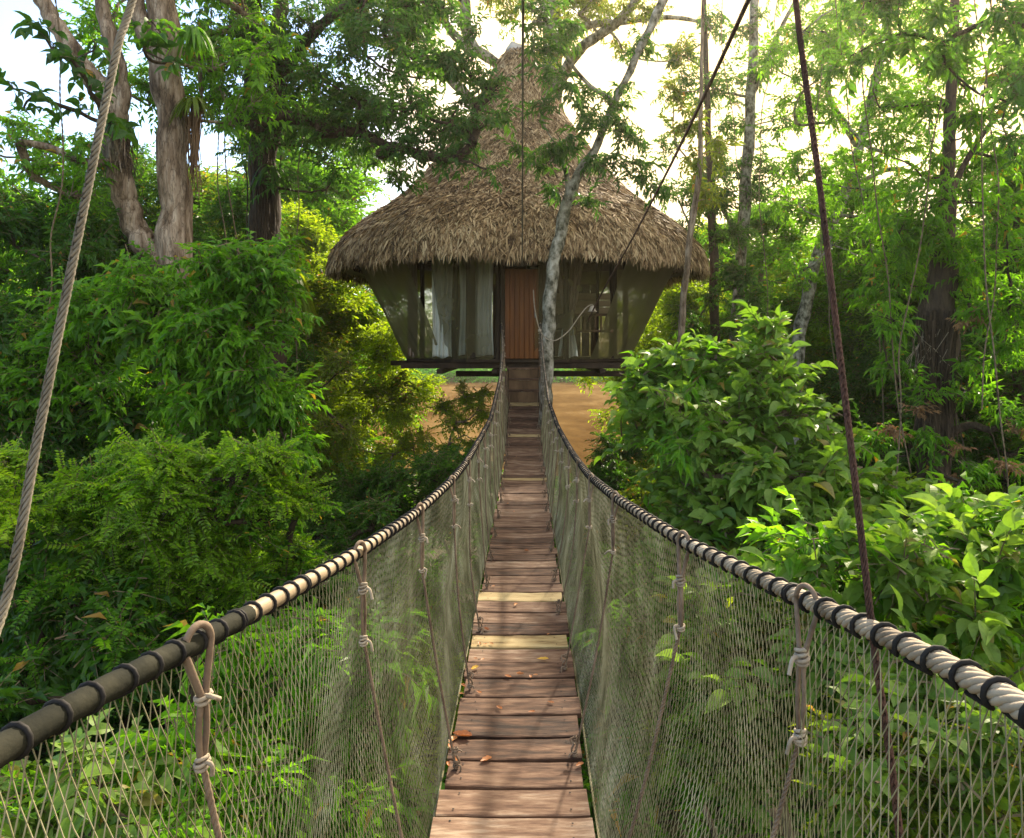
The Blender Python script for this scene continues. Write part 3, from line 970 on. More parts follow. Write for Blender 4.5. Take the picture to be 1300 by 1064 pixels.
# eave fringe
n = 7500
a = rg.uniform(0, 2 * math.pi, n)
r1 = rg.uniform(3.80, 4.04, n); z1 = rg.uniform(1.60, 1.86, n) + .05 * np.sin(a * 9) + .03 * np.sin(a * 23 + 1)
rad = np.stack([np.cos(a), np.sin(a), 0 * a], -1); tan = np.stack([-np.sin(a), np.cos(a), 0 * a], -1)
D = np.array([0, 0, -1.0]) + rad * rg.uniform(-.15, .55, n)[:, None] + tan * (rg.normal(size=n) * .22)[:, None]
R = frames(D, rg.normal(size=n) * .5, up=np.array([.01, .02, .3])) if False else None
D /= np.linalg.norm(D, axis=1)[:, None]
Xa = np.cross(D, rad); Xa /= np.linalg.norm(Xa, axis=1)[:, None]; Z = np.cross(Xa, D)
ro = rg.normal(size=n) * .6; cR, sR = np.cos(ro)[:, None], np.sin(ro)[:, None]
R = np.stack([(Xa * cR + Z * sR), D, -Xa * sR + Z * cR], -1)
Ll = rg.uniform(.08, .24, n) * (1 + .35 * np.sin(a * 14 + 2) * np.sin(a * 5)); Wl = rg.uniform(.014, .036, n)
pos = np.stack([HX + r1 * np.cos(a), HY + r1 * np.sin(a), z1], -1)
Xv = np.einsum('mij,mnj->mni', R, lv[None] * np.stack([Wl, Ll, Ll], -1)[:, None]) + pos[:, None]
mb.add(Xv.reshape(-1, 3), (lt[None] + (np.arange(n) * 6)[:, None, None]).reshape(-1, 3), 0)
roof = mb.build('roof', [M['thatch'], M['thatch_base']], hut)
mb = MB()
tube(mb, [(HX, HY, 6.1), (HX - .03, HY, 6.35), (HX - .10, HY, 6.6), (HX - .13, HY, 6.72)], [.44, .32, .17, .03], 14)
cp = mb.build('roof_cap', M['cap'], hut, smooth=True)
cp.parent = roof; cp.location = (0, 0, 0)

# floor platform (octagon) and beams
oc = [(HX + 2.5 * math.cos(math.radians(22.5 + 45 * k)), HY + 2.5 * math.sin(math.radians(22.5 + 45 * k))) for k in range(8)]
mb = MB()
Vf = np.array([(x, y_, z_) for z_ in (FZ - .06, FZ) for x, y_ in oc])
mb.V.append(Vf); mb.n = 16
mb.F += [np.array([list(range(7, -1, -1)), list(range(8, 16))]), np.array([[k, (k + 1) % 8, 8 + (k + 1) % 8, 8 + k] for k in range(8)])]
mb.M += [np.zeros(2, np.int32), np.zeros(8, np.int32)]
mb.build('floor', M['wood_dark'], hut)
for (x0, x1, y_, z_) in ((-3.0, 2.6, 16.9, FZ - .13), (-2.35, 2.4, 14.35, FZ - .125), (-1.35, 2.0, 14.9, FZ - .30), (-2.6, 2.7, 18.4, FZ - .14)):
    mb = MB(); box(mb, ((x0 + x1) / 2, y_, z_), (x1 - x0, .12, .11), bev=.01); mb.build('floor_beam', M['wood_dark'], hut)
for x in (-1.6, -.55, .45, 1.5):
    mb = MB(); box(mb, (x, 16.5, FZ - .235), (.12, 4.6, .09), bev=.01); mb.build('floor_joist', M['wood_dark'], hut)
for sx in (-.28, .30):
    for y_ in (15.0, 17.6):
        mb = MB(); tube(mb, [(sx, y_, -5.2), (sx + .02, y_, -2.5), (sx, y_, FZ - .28)], [.13, .115, .11], 10)
        mb.build('stilt', M['wood_dark'], hut, smooth=True)

apo = 2.5 * math.cos(math.radians(22.5))
FY = HY - apo                                     # front wall line
# wall posts: at corners and around the front
posts = [(x * .97 + HX * .03, HY + (y_ - HY) * .97, .055) for x, y_ in oc]
for px, w in ((632, .05), (689, .05), (578, .045), (758, .03), (776, .045)):
    d = FY + .08
    x = (px - CX) / F * d
    y_ = d if abs(x - HX) < .95 else HY - (apo - (abs(x - HX) - .957)) + .1
    posts.append((x * (y_ / d), y_, w))
for x, y_, w in posts:
    mb = MB(); tube(mb, [(x, y_, FZ - .005), (x + .01, y_, .8), (x, y_, 2.15)], [w * 1.1, w, w * .95], 8)
    mb.build('post', M['wood_dark'], hut, smooth=True)
# ring beam under the eave
mb = MB(); tube(mb, [(HX + 2.42 * math.cos(t), HY + 2.42 * math.sin(t), 2.05) for t in np.linspace(0, 2 * math.pi, 33)], .05, 6)
mb.build('ring_beam', M['wood_dark'], hut, smooth=True)


# gauze netting flaring from the floor edge up to the eave, in eight sheets
def gauze(a0, a1, seed, rt=3.55, rb=2.50, mat='gauze_side'):
    g = np.random.default_rng(seed)
    nu, nv = 46, 16
    A = np.radians(np.linspace(a0, a1, nu)); v = np.linspace(0, 1, nv)
    AA, VV = np.meshgrid(A, v)
    fold = np.sin(AA * 26 + g.uniform(0, 6)) * .035 * (.35 + VV) + np.sin(AA * 61 + VV * 2 + g.uniform(0, 6)) * .014
    rr = rb + (rt - rb) * VV ** .92 + fold
    # the foot follows the octagon edge
    k = np.cos(math.radians(22.5)) / np.cos((AA + math.pi / 8 * 0) % (math.pi / 4) - math.pi / 8)
    kk = np.cos(math.radians(22.5)) / np.cos(((AA - math.radians(22.5)) % (math.pi / 4)) - math.pi / 8)
    rr = rr * (kk * (1 - VV) + VV)
    zz = FZ - .01 + (1.95 - FZ) * VV
    mb = MB()
    mb.add(np.stack([HX + rr * np.cos(AA), HY + rr * np.sin(AA), zz], -1).reshape(-1, 3),
           np.stack([(i_ := (np.arange(nv - 1)[:, None] * nu + np.arange(nu - 1)[None])), i_ + 1, i_ + nu + 1, i_ + nu], -1).reshape(-1, 4))
    return mb.build('gauze_wall', M[mat], hut, smooth=True)


for q, (a0, a1) in enumerate(((-82, -52), (-52, 0), (0, 45), (45, 90), (90, 135), (135, 180), (180, 232), (232, 259))):
    fr = q in (0, 7)
    gauze(a0, a1, 20 + q, rt=2.75 if fr else 3.5, mat='gauze' if fr else 'gauze_side')

# door
mb = MB()
dw, dx = .64, (662.5 - CX) / F * FY
nb_ = 7
for k in range(nb_):
    box(mb, (dx - dw / 2 + dw / nb_ * (k + .5), FY - .02, .62), (dw / nb_ - .006, .035, 1.70), bev=.006)
box(mb, (dx, FY + .004, .62), (dw - .01, .012, 1.69))
door = mb.build('door', M['door'], hut)
mb = MB(); tube(mb, smooth_path([(dx + .25, FY - .04, .55), (dx + .25, FY - .08, .57), (dx + .25, FY - .08, .67), (dx + .25, FY - .04, .69)], 10), .009, 6)
h = mb.build('handle', M['steel'], hut, smooth=True); h.parent = door; h.location = (0, 0, 0)
mb = MB()
for sx in (-1, 1):
    box(mb, (dx + sx * (dw / 2 + .04), FY - .02, .68), (.07, .08, 1.84), bev=.008)
box(mb, (dx, FY - .02, 1.565), (dw + .01, .08, .10), bev=.008)
mb.build('door_frame', M['wood_dark'], hut)
# rail with balusters and a beige back board, right of the door
mb = MB()
x0, x1 = .62, 1.75
yr = FY + .45
for z_ in (.62, .30):
    box(mb, ((x0 + x1) / 2, yr, z_), (x1 - x0, .05, .05), bev=.006)
for x in np.arange(x0 + .05, x1, .105):
    box(mb, (x, yr, .46), (.035, .03, .27))
mb.build('railing', M['wood_brown'], hut)
mb = MB()
for k in range(3):
    box(mb, ((x0 + x1) / 2 - .1, yr + .35, .72 + .14 * k), (1.3, .02, .132), bev=.004)
mb.build('back_board', M['wood_beige'], hut)
mb = MB()
for k in range(18):
    x = -1.9 + k * .21
    box(mb, (x, HY + 1.2, .62), (.19, .03, 1.7), bev=.004)
mb.build('inner_wall', M['wood_brown'], hut)
for x0_, x1_ in ((-1.02, -.92), (.36, .46)):
    mb = MB(); box(mb, ((x0_ + x1_) / 2, FY + .02, .75), (x1_ - x0_, .03, 1.95)); mb.build('wall_board', M['wood_dark'], hut)


# curtains hanging behind the gauze
def curtain(label, px0, px1, y_, ztop, zbot, mat, seed, tie_z=None, folds=6):
    g = np.random.default_rng(seed)
    x0 = (px0 - CX) / F * y_; x1 = (px1 - CX) / F * y_
    nu, nv = 60, 34
    u = np.linspace(0, 1, nu); v = np.linspace(0, 1, nv)
    U, Vv = np.meshgrid(u, v)
    Z = ztop + (zbot - ztop) * Vv
    wv = np.ones_like(Vv)
    if tie_z is not None:
        wv = .22 + .78 * np.clip(np.abs(Z - tie_z) / np.where(Z > tie_z, ztop - tie_z, (tie_z - zbot) * 1.7), 0, 1) ** .8
    xc = (x0 + x1) / 2
    Xx = xc + (U - .5) * (x1 - x0) * wv * (1 + .06 * np.sin(Vv * 5 + seed))
    dp = .03 * np.sin(U * folds * 6.283 + Vv * 1.4 + g.uniform(0, 6)) * (.6 + .4 * wv) + .012 * np.sin(U * 37 + Vv * 6)
    Z = Z + np.where(Vv > .99, .02 * np.sin(U * 9), 0)
    mb = MB()
    i_ = np.arange(nv - 1)[:, None] * nu + np.arange(nu - 1)[None]
    mb.add(np.stack([Xx, y_ + dp, Z], -1).reshape(-1, 3), np.stack([i_, i_ + 1, i_ + nu + 1, i_ + nu], -1).reshape(-1, 4))
    o = mb.build('curtain', M[mat], smooth=True)
    md = o.modifiers.new('thick', 'SOLIDIFY'); md.thickness = .003
    tag(o, label, 'curtain')


yc_ = FY + .16
curtain('narrow grey-white curtain hanging left, second from the door', 549, 574, 14.55, 1.9, FZ + .03, 'cloth', 1, folds=4)
curtain('wide pale curtain hanging straight just left of the orange door', 583, 626, yc_, 1.9, FZ + .06, 'cloth', 2, folds=6)
curtain('tan upper drape tied in the middle, right of the slender tree trunk', 700, 745, yc_, 1.9, .60, 'cloth_tan', 3, folds=6, tie_z=.58)
curtain('lower pale half of a tied curtain right of the slender trunk', 704, 738, yc_ + .02, .60, FZ + .04, 'cloth', 4, folds=5, tie_z=.62)
curtain('dull olive curtain beside the far left corner post of the hut', 518, 530, 15.3, 1.9, FZ + .03, 'cloth_tan', 5, folds=3)

# steps up from the bridge to the door
st = thing('wooden_steps', 'short steep wooden steps between the bridge end and the door', 'steps', (0, 13.7, -.98))
for k, (y0_, zt) in enumerate(((13.48, -.80), (13.70, -.60), (13.92, -.41))):
    mb = MB(); box(mb, (-.01, y0_ + .10, zt), (.56, .20, .03), bev=.004); mb.build('tread', M['plank'], st)
    mb = MB(); box(mb, (-.01, y0_ + .02, zt - .115), (.54, .02, .19)); mb.build('riser', M['wood_brown'], st)
for s in (-1, 1):
    mb = MB(); box(mb, (-.01 + s * .30, 13.8, -.72), (.03, .86, .16), rot=rotm((1, 0, 0), math.atan(.88)), bev=.004); mb.build('stringer', M['wood_brown'], st)

# ------------------------------------------------------------------ fallen leaves on the deck
def fallen(px, py, size, mat, label, group=None, seed=0, rz=None):
    g = np.random.default_rng(900 + seed)
    lo, hi = 1.0, 13.0
    for _ in range(40):
        md = (lo + hi) / 2
        zz = deck(md)[1]
        if CY - zz / md * F > py:
            lo = md
        else:
            hi = md
    d = lo
    x = (px - CX) / F * d
    z = float(deck(d)[1]) + .004
    n = 9
    t = np.linspace(0, 1, n)
    w = np.sin(t ** .8 * math.pi) ** .8 * .24 * (1 + .12 * np.sin(t * 17 + seed))
    curl = g.uniform(.3, 1.1)
    Vx = []
    for i_ in range(n):
        for sx in (-1, -.5, 0, .5, 1):
            Vx.append([sx * w[i_], t[i_] - .5, curl * (abs(sx) ** 1.6) * w[i_] * .8 + .10 * curl * (2 * t[i_] - 1) ** 2 + .012 * g.normal()])
    Vx = np.array(Vx) * size
    a = rz if rz is not None else g.uniform(0, 6.28)
    Vx = Vx @ rotm((0, 0, 1), a).T
    Vx[:, 2] -= Vx[:, 2].min()
    i_ = np.arange(n - 1)[:, None] * 5 + np.arange(4)[None]
    mb = MB(); mb.add(Vx, np.stack([i_, i_ + 1, i_ + 6, i_ + 5], -1).reshape(-1, 4))
    o = mb.build('fallen_leaf', M[mat], smooth=True, loc=(x, d, z))
    tag(o, label, 'leaf', group)


fallen(587, 936, .085, 'fallen', 'curled orange leaf, largest on the planks, near the left net', seed=1, rz=1.3)
fallen(575, 940, .055, 'fallen', 'orange leaf pressed against the left net beside the largest leaf', seed=2)
fallen(689, 838, .062, 'fallen_yellow', 'bright yellow leaf lying flat right of the middle of the deck', seed=3, rz=1.6)
fallen(617, 966, .055, 'fallen', 'pale tan curled leaf near the bottom edge of the deck', seed=4)
fallen(603, 850, .05, 'fallen_yellow', 'yellowish leaf at the left foot rope in the middle distance', seed=5)
fallen(572, 950, .045, 'fallen', 'small orange leaf just below the largest leaf', seed=6)
fallen(736, 973, .04, 'fallen', 'small orange leaf at the lower right edge of the planks', seed=7)
g_ = np.random.default_rng(77)
spots = [(608, 818), (616, 819), (624, 818), (611, 799), (618, 800), (588, 872), (587, 882), (654, 769), (603, 837), (612, 838), (674, 860), (680, 858), (661, 857), (627, 745), (609, 880),
         (697, 806), (655, 580), (640, 610), (644, 640), (668, 700), (653, 650), (676, 905), (579, 965), (570, 972), (700, 893), (633, 900), (645, 860)]
for q, (px, py) in enumerate(spots):
    fallen(px + g_.uniform(-1, 1), py, g_.uniform(.022, .045), 'fallen', 'small dry brown leaf scrap lying on the bridge planks', 'dry leaf scraps on the planks', seed=20 + q)

HAZE = .0007
# ================================================================== VEGETATION
def rb(cx, cy, d, w, h, n, r, seed, dd=.8, grad=0):
    """n clump positions scattered through a region of the photograph"""
    g = np.random.default_rng(seed)
    out = []
    for k in range(n):
        # low-discrepancy scatter
        u = ((k * .7548776662 + seed * .13) % 1) - .5
        v = ((k * .5698402910 + seed * .31) % 1) - .5
        out.append((cx + u * w, cy + v * h, d + g.uniform(-dd, dd) + grad * v, r * g.uniform(.7, 1.25)))
    return out


def strap_tuft(name, label, c, n, L, mat, seed, hang=.6, group=None, w=.03, cat='bromeliad'):
    g = np.random.default_rng(seed)
    mb = MB()
    for k in range(n):
        a = g.uniform(0, 6.283); l = L * g.uniform(.6, 1.1)
        out_ = np.array([math.cos(a), math.sin(a), 0])
        t = np.linspace(0, 1, 7)[:, None]
        rise = g.uniform(.1, .7)
        p = c + out_ * l * (.55 * t) + np.array([0, 0, 1.0]) * (rise * t - (hang + rise) * t ** 2) * l
        sd = np.array([-math.sin(a), math.cos(a), 0])
        ww = (w * np.sin((t * .9 + .1) * math.pi) ** .6 + .002)
        Vs = np.stack([p + sd * ww / 2, p + np.array([0, 0, -.15]) * ww, p - sd * ww / 2], 1).reshape(-1, 3)
        i_ = (np.arange(6) * 3)[:, None] + np.arange(2)[None]
        mb.add(Vs, np.stack([i_, i_ + 1, i_ + 4, i_ + 3], -1).reshape(-1, 4))
    o = mb.build(name, M[mat], loc=None)
    tag(o, label, cat, group)
    return o


def root_curtain(parent, px, py0, py1, d, n, spread, seed, mat='bark_dark', r=.006):
    g = np.random.default_rng(seed)
    mb = MB()
    ps = []
    for k in range(n):
        a = P(px + g.normal() * spread, py0 + g.uniform(-8, 8), d + g.normal() * .08)
        b = P(px + g.normal() * spread * 1.1, py0 + (py1 - py0) * g.uniform(.5, 1), d + g.normal() * .08)
        t = np.linspace(0, 1, 8)[:, None]
        ps.append(a * (1 - t) + b * t + np.sin(t * math.pi * g.integers(1, 4)) * g.normal(size=3) * .02)
    tubes_batch(mb, np.array(ps), np.linspace(r, r * .5, 8), 4)
    return mb.build('aerial_roots', M[mat], parent)


# ---- left: the big forked tree
def ex1(t, rng):
    root_curtain(t, 246, 140, 255, 9.85, 60, 5, 1, mat='wood_brown', r=.009)
    root_curtain(t, 163, 160, 235, 9.7, 26, 9, 2)
    root_curtain(t, 150, 165, 225, 9.7, 50, 7, 3, mat='bark_grey', r=.012)


plant('forked_tree', 'big pale forked tree at upper left with two thick trunks', 'tree', 'ovate', 'ovate',
      rb(215, 40, 11.2, 230, 200, 16, 40, 3) + rb(50, 200, 10.6, 150, 90, 6, 32, 4) + [(100, 195, 9.5, 34), (40, 215, 9.6, 34), (270, 80, 10.4, 40), (290, 150, 10.4, 30), (240, -60, 10.6, 60), (25, 175, 9.4, 22), (90, 240, 9.8, 34)],
      trunks=[[(236, 905, 10, 64), (230, 600, 10, 50), (224, 335, 10, 45), (222, 260, 10, 39), (219, 180, 10, 37), (212, 90, 10, 38), (205, 0, 10, 36), (196, -130, 10, 30), (190, -260, 10, 20)],
              [(222, 345, 10, 30), (195, 322, 10, 34), (172, 290, 10, 30), (155, 235, 9.9, 30), (148, 185, 9.9, 31), (146, 150, 9.9, 30), (135, 115, 9.9, 26), (112, 95, 9.9, 25), (90, 60, 9.8, 22), (64, 20, 9.8, 20), (40, -30, 9.8, 18)],
              [(148, 170, 9.9, 22), (153, 110, 9.9, 22), (140, 50, 9.9, 19), (128, 0, 9.9, 16), (118, -80, 9.9, 14)],
              [(212, 100, 10, 20), (186, 45, 10, 22), (172, 0, 10, 20), (160, -60, 10, 16)]],
      bark='bark_grey', dens=.36, seed=1, limb=.016, extra=ex1)
plant('epiphyte', 'large round-leaved climber growing over the left limb of the forked tree', 'climbing plant', 'deep', 'big',
      [(50, 30, 8.6, 18), (66, 58, 8.6, 18), (92, 72, 8.6, 16), (112, 100, 8.8, 16), (128, 128, 9, 18), (140, 150, 9, 18), (104, 140, 8.8, 16), (16, 108, 8.4, 18), (45, 118, 8.4, 16), (30, 135, 8.4, 16), (120, 60, 8.8, 14)],
      root=P(130, 130, 9.4), split=1, dens=.30, scale=.8, seed=2, limb=.012, bark='bark_dark', parts=('stem', 'foliage'))
plant('epiphyte', 'round-leaved climber on the thick right trunk of the forked tree', 'climbing plant', 'deep', 'big',
      [(192, 24, 9.4, 13), (205, 42, 9.4, 12), (183, 62, 9.4, 12), (222, 78, 9.4, 12)], root=P(212, 70, 9.8), split=1, dens=.25, scale=.7, seed=3, limb=.01, bark='bark_dark', parts=('stem', 'foliage'))
strap_tuft('bromeliad', 'strap leaved bromeliad high on the right of the thick trunk', P(244, 40, 9.8), 46, .62, 'ovate', 1, w=.05)
strap_tuft('bromeliad', 'strap leaved bromeliad above the brown hanging roots', P(246, 128, 9.8), 46, .55, 'olive', 2, w=.04)
strap_tuft('bromeliad', 'strap leaved bromeliad in the crook of the left limb', P(152, 155, 9.7), 34, .5, 'deep', 3, w=.05)
strap_tuft('bromeliad', 'shaggy clump of long hanging strap leaves on the dark trunk', P(362, 345, 12.6), 120, 1.15, 'olive', 4, hang=.95, w=.035)
strap_tuft('bromeliad', 'short tuft of strap leaves high on the dark trunk', P(345, 215, 12.6), 40, .7, 'deep', 5, hang=.6, w=.045)


def ex2(t, rng):
    root_curtain(t, 335, 200, 390, 12.75, 70, 8, 12, mat='bark_dark', r=.014)


plant('dark_tree', 'tall dark rough-barked tree left of the hut, its crown spreading over the roof', 'tree', 'bluish', 'ovate',
      rb(400, 60, 12.3, 300, 220, 26, 50, 9) + rb(550, 90, 11.2, 160, 220, 13, 36, 10, dd=.5) + rb(420, 170, 12.5, 180, 130, 10, 40, 11)
      + [(603, 130, 10.9, 26), (600, 175, 10.8, 28), (575, 195, 10.9, 26), (545, 190, 11, 26), (615, 210, 10.8, 18), (625, 110, 11, 22), (640, 140, 11, 16), (570, 150, 11, 30), (300, 130, 12.4, 46), (285, 60, 12.4, 50), (505, 130, 11, 34)],
      trunks=[[(352, 800, 13, 34), (346, 560, 13, 34), (343, 400, 13, 34), (336, 260, 13, 38), (332, 180, 13, 30), (322, 100, 13, 22), (318, 0, 13, 20), (310, -140, 13, 14)],
              [(338, 200, 13, 26), (350, 120, 13, 24), (354, 40, 13, 20), (360, -60, 13, 15)],
              [(350, 110, 13, 16), (400, 40, 12.6, 13), (470, -10, 12, 11), (540, -30, 11.4, 9)]],
      bark='bark_dark', dens=.29, seed=4, limb=.017, extra=ex2)

# ---- the tree that carries the hut, limbs above the roof
plant('hut_tree', 'pale many-limbed tree rising behind the roof tip', 'tree', 'olive', 'ovate',
      rb(640, -10, 17, 420, 110, 13, 40, 21, dd=1.5) + [(450, 20, 17, 40), (700, 60, 16.6, 30), (820, 20, 17, 34), (860, 70, 17, 26), (790, 60, 17.5, 20), (520, 40, 17, 34), (735, 10, 17, 34)],
      trunks=[[(664, 720, 17.8, 30), (668, 480, 17.8, 28), (690, 250, 18.6, 28), (700, 130, 18.8, 27), (701, 40, 18.6, 26), (697, -40, 18.6, 22), (690, -160, 18.6, 16)],
              [(700, 130, 18.6, 18), (722, 82, 18, 14), (745, 55, 17.6, 13), (775, 35, 17.4, 12), (800, 10, 17.2, 11), (830, -40, 17, 9)],
              [(690, 110, 18.6, 14), (730, 40, 18.2, 11), (790, 28, 18, 8), (850, 22, 18, 6), (900, 30, 18, 4)],
              [(694, 160, 18.6, 18), (640, 90, 18, 14), (598, 55, 17.8, 13), (590, 10, 17.6, 15), (583, -60, 17.5, 13)],
              [(600, 70, 17.8, 12), (560, 20, 17.6, 10), (540, -50, 17.4, 9)],
              [(660, 200, 18.5, 16), (560, 90, 18, 13), (450, 40, 17.6, 13), (420, 5, 17.4, 12), (400, -40, 17.2, 9)]],
      bark='bark_pale', dens=.42, seed=5, limb=.018)
# ---- slender pale tree in front of the hut
plant('slender_tree', 'slender lichen-spotted tree standing against the hut right of the door', 'tree', 'bluish', 'lance',
      [(700, 198, 12, 24), (678, 205, 12, 18), (720, 190, 12, 20), (745, 150, 12, 26), (770, 160, 12, 26), (790, 195, 12, 26), (815, 215, 12, 26), (760, 205, 12, 20), (700, 240, 12, 12), (748, 255, 12, 8),
       (785, 120, 12.2, 28), (735, 115, 12.2, 24), (835, 240, 12.2, 16), (690, 60, 11.6, 26), (676, 20, 11.6, 30), (700, 100, 11.6, 24), (690, 130, 11.6, 16), (720, 40, 11.6, 22), (800, 165, 12.2, 22), (655, 190, 11.9, 12), (812, 60, 12.4, 20)],
      trunks=[[(693, 880, 12.4, 20), (692, 560, 12.4, 17), (694, 470, 12.4, 17), (697, 400, 12.4, 17), (702, 340, 12.4, 16), (713, 290, 12.4, 16), (722, 250, 12.3, 15), (740, 212, 12.2, 12), (758, 185, 12.2, 10), (775, 140, 12.2, 9), (795, 100, 12.2, 9), (818, 50, 12.2, 10), (840, 5, 12.2, 12), (862, -60, 12.2, 12)],
              [(722, 252, 12.3, 8), (720, 225, 12.2, 7), (712, 200, 12.1, 5), (706, 185, 12, 4)],
              [(780, 130, 12.2, 7), (740, 100, 12, 5), (700, 40, 11.8, 5), (680, -20, 11.7, 5)]],
      bark='bark_pale', dens=.38, seed=6, limb=.007)

# ---- left foreground shrubs
plant('leafy_shrub', 'big bright green shrub with drooping leaves below the forked tree', 'shrub', 'ovate', 'ovate',
      [(200, 370, 8.2, 60), (270, 355, 8, 55), (330, 350, 8, 40), (345, 400, 8, 45), (290, 420, 7.8, 60), (200, 430, 8, 60), (140, 380, 8.3, 50), (120, 430, 8.4, 55), (240, 480, 8, 60), (320, 480, 8, 50), (355, 520, 8.2, 42),
       (160, 500, 8.4, 60), (90, 500, 8.6, 60), (260, 540, 8.4, 50), (370, 560, 8.4, 30), (350, 320, 8.2, 22), (180, 560, 8.8, 60)], dens=.95, split=6, mix=('deep', 'broad', .14), seed=7, limb=.012, bark='bark_dark', parts=('stem', 'foliage'))
plant('fine_leaved_shrub', 'spreading shrub of tiny yellow-green leaves in the lower left', 'shrub', 'fine', 'fine',
      [(160, 600, 6, 60), (230, 590, 5.9, 55), (300, 595, 6, 50), (340, 590, 6.1, 42), (120, 640, 6.1, 60), (200, 650, 5.8, 62), (270, 650, 5.9, 60), (330, 650, 6.1, 50), (380, 640, 6.4, 34), (160, 710, 6, 60), (240, 720, 6, 60), (310, 720, 6.2, 50), (100, 700, 6.2, 50), (370, 700, 6.4, 36)],
      dens=.95, seed=8, flat=.38, split=6, mix=('ovate', 'small', .12), limb=.009, bark='bark_dark', parts=('stem', 'foliage'))
plant('leafy_shrub', 'tall dark leafy shrub along the left edge behind the grey rope', 'shrub', 'deep', 'ovate',
      [(20, 300, 9.5, 55), (80, 330, 9.5, 55), (20, 400, 9, 60), (60, 460, 8.8, 60), (10, 520, 8.5, 60), (60, 580, 8.2, 60), (0, 620, 8, 60), (40, 680, 7.8, 60), (-60, 400, 9, 70), (-60, 560, 8.5, 80), (110, 290, 9.8, 36), (-60, 700, 8, 70), (110, 250, 10.4, 30)],
      dens=.8, split=6, mix=('ovate', 'small', .2), seed=9, limb=.013, bark='bark_dark', parts=('stem', 'foliage'))
plant('fine_leaved_shrub', 'yellow-green fine-leaved sprig at the left edge beside the grey rope', 'shrub', 'fine', 'fine',
      [(-10, 610, 5.6, 40), (10, 650, 5.6, 36), (-30, 660, 5.6, 50), (5, 590, 5.7, 26)], dens=1.2, seed=10, limb=.008, bark='bark_dark', parts=('stem', 'foliage'))
plant('leafy_shrub', 'dark shaded shrub low on the left behind the near netting', 'shrub', 'deep', 'ovate',
      rb(230, 800, 6.4, 420, 160, 18, 56, 31, dd=.9) + rb(50, 800, 5.5, 220, 180, 8, 50, 32), dens=.6, split=5, mix=('ovate', 'fine', .2), seed=11, limb=.012, bark='bark_dark', parts=('stem', 'foliage'))
plant('low_plant', 'leafy low growth showing through the left netting near the deck', 'shrub', 'ovate', 'lance',
      rb(400, 880, 4.6, 240, 190, 16, 46, 33, dd=.5) + rb(330, 1000, 3.8, 280, 110, 8, 50, 34, dd=.3), dens=.8, seed=12, limb=.007, bark='bark_dark', parts=('stem', 'foliage'))
plant('low_plant', 'leafy low growth in the bottom left corner under the black sleeved handrail', 'shrub', 'broad', 'broad',
      rb(100, 1000, 3.4, 320, 130, 9, 60, 35, dd=.3), dens=.5, scale=.75, mix=('ovate', 'small', .3), seed=13, limb=.007, bark='bark_dark', parts=('stem', 'foliage'))
# middle left towards the river
plant('olive_shrub', 'feathery olive shrub left of the bridge below the hut corner', 'shrub', 'olive', 'small',
      rb(405, 560, 12, 80, 260, 11, 32, 41, dd=.8), dens=.5, seed=14, limb=.014, bark='bark_dark', parts=('stem', 'foliage'))
plant('yellow_sapling', 'bright yellow-green sapling nearest the left side of the bridge end', 'sapling', 'lime', 'small',
      [(590, 500, 15, 18), (605, 520, 15, 18), (580, 530, 15, 22), (600, 555, 14.6, 20), (570, 560, 15, 20), (560, 510, 15.4, 16), (615, 500, 15, 10)], dens=.75, seed=15, limb=.01, bark='bark_grey', parts=('stem', 'foliage'))
plant('yellow_sapling', 'yellow-green sapling standing before the muddy river, left of centre', 'sapling', 'lime', 'small',
      [(510, 530, 16, 22), (525, 560, 15.6, 26), (500, 570, 15.5, 24), (540, 590, 15, 26), (480, 600, 15, 24), (455, 520, 17, 22), (450, 555, 16, 20)], dens=.7, seed=16, limb=.01, bark='bark_grey', parts=('stem', 'foliage'))
plant('leafy_shrub', 'dark green shrub filling the hollow beside the left handrail', 'shrub', 'deep', 'small',
      rb(500, 640, 10.5, 160, 90, 10, 36, 42, dd=.6) + rb(420, 700, 8.6, 150, 80, 6, 40, 43, dd=.5) + [(560, 610, 12, 26), (590, 590, 13, 18)], dens=.95, seed=17, limb=.012, bark='bark_dark', parts=('stem', 'foliage'))
# ---- right
plant('broad_leaved_shrub', 'bushy shrub with broad pale green leaves right of the bridge', 'shrub', 'broad', 'broad',
      [(848, 505, 5.6, 34), (890, 488, 5.5, 38), (945, 475, 5.4, 40), (860, 510, 5.3, 52), (920, 520, 5.2, 56), (980, 520, 5.2, 46), (825, 540, 5.6, 38), (880, 580, 5.2, 56), (950, 590, 5, 60), (1010, 590, 5, 50), (1050, 610, 5.1, 42),
       (860, 640, 5.2, 44), (920, 660, 5, 56), (990, 660, 4.8, 60), (1050, 670, 4.8, 50), (960, 440, 5.7, 22), (1000, 480, 5.5, 22), (860, 470, 5.8, 14), (800, 500, 5.9, 14), (860, 700, 4.9, 30), (1085, 640, 5.1, 30), (850, 455, 5.6, 12), (905, 440, 5.5, 12), (975, 415, 5.5, 14), (812, 480, 5.7, 12), (1030, 520, 5.3, 20), (1110, 690, 4.9, 34), (1070, 560, 5.3, 18), (1120, 620, 5.2, 26), (1170, 650, 5.2, 30), (1230, 660, 5, 34), (1290, 650, 5, 34)],
      dens=.66, scale=.84, split=7, mix=('ovate', 'lance', .12), seed=20, limb=.0065, bark='bark_grey', upb=.45, flat=.85, parts=('stem', 'foliage'))
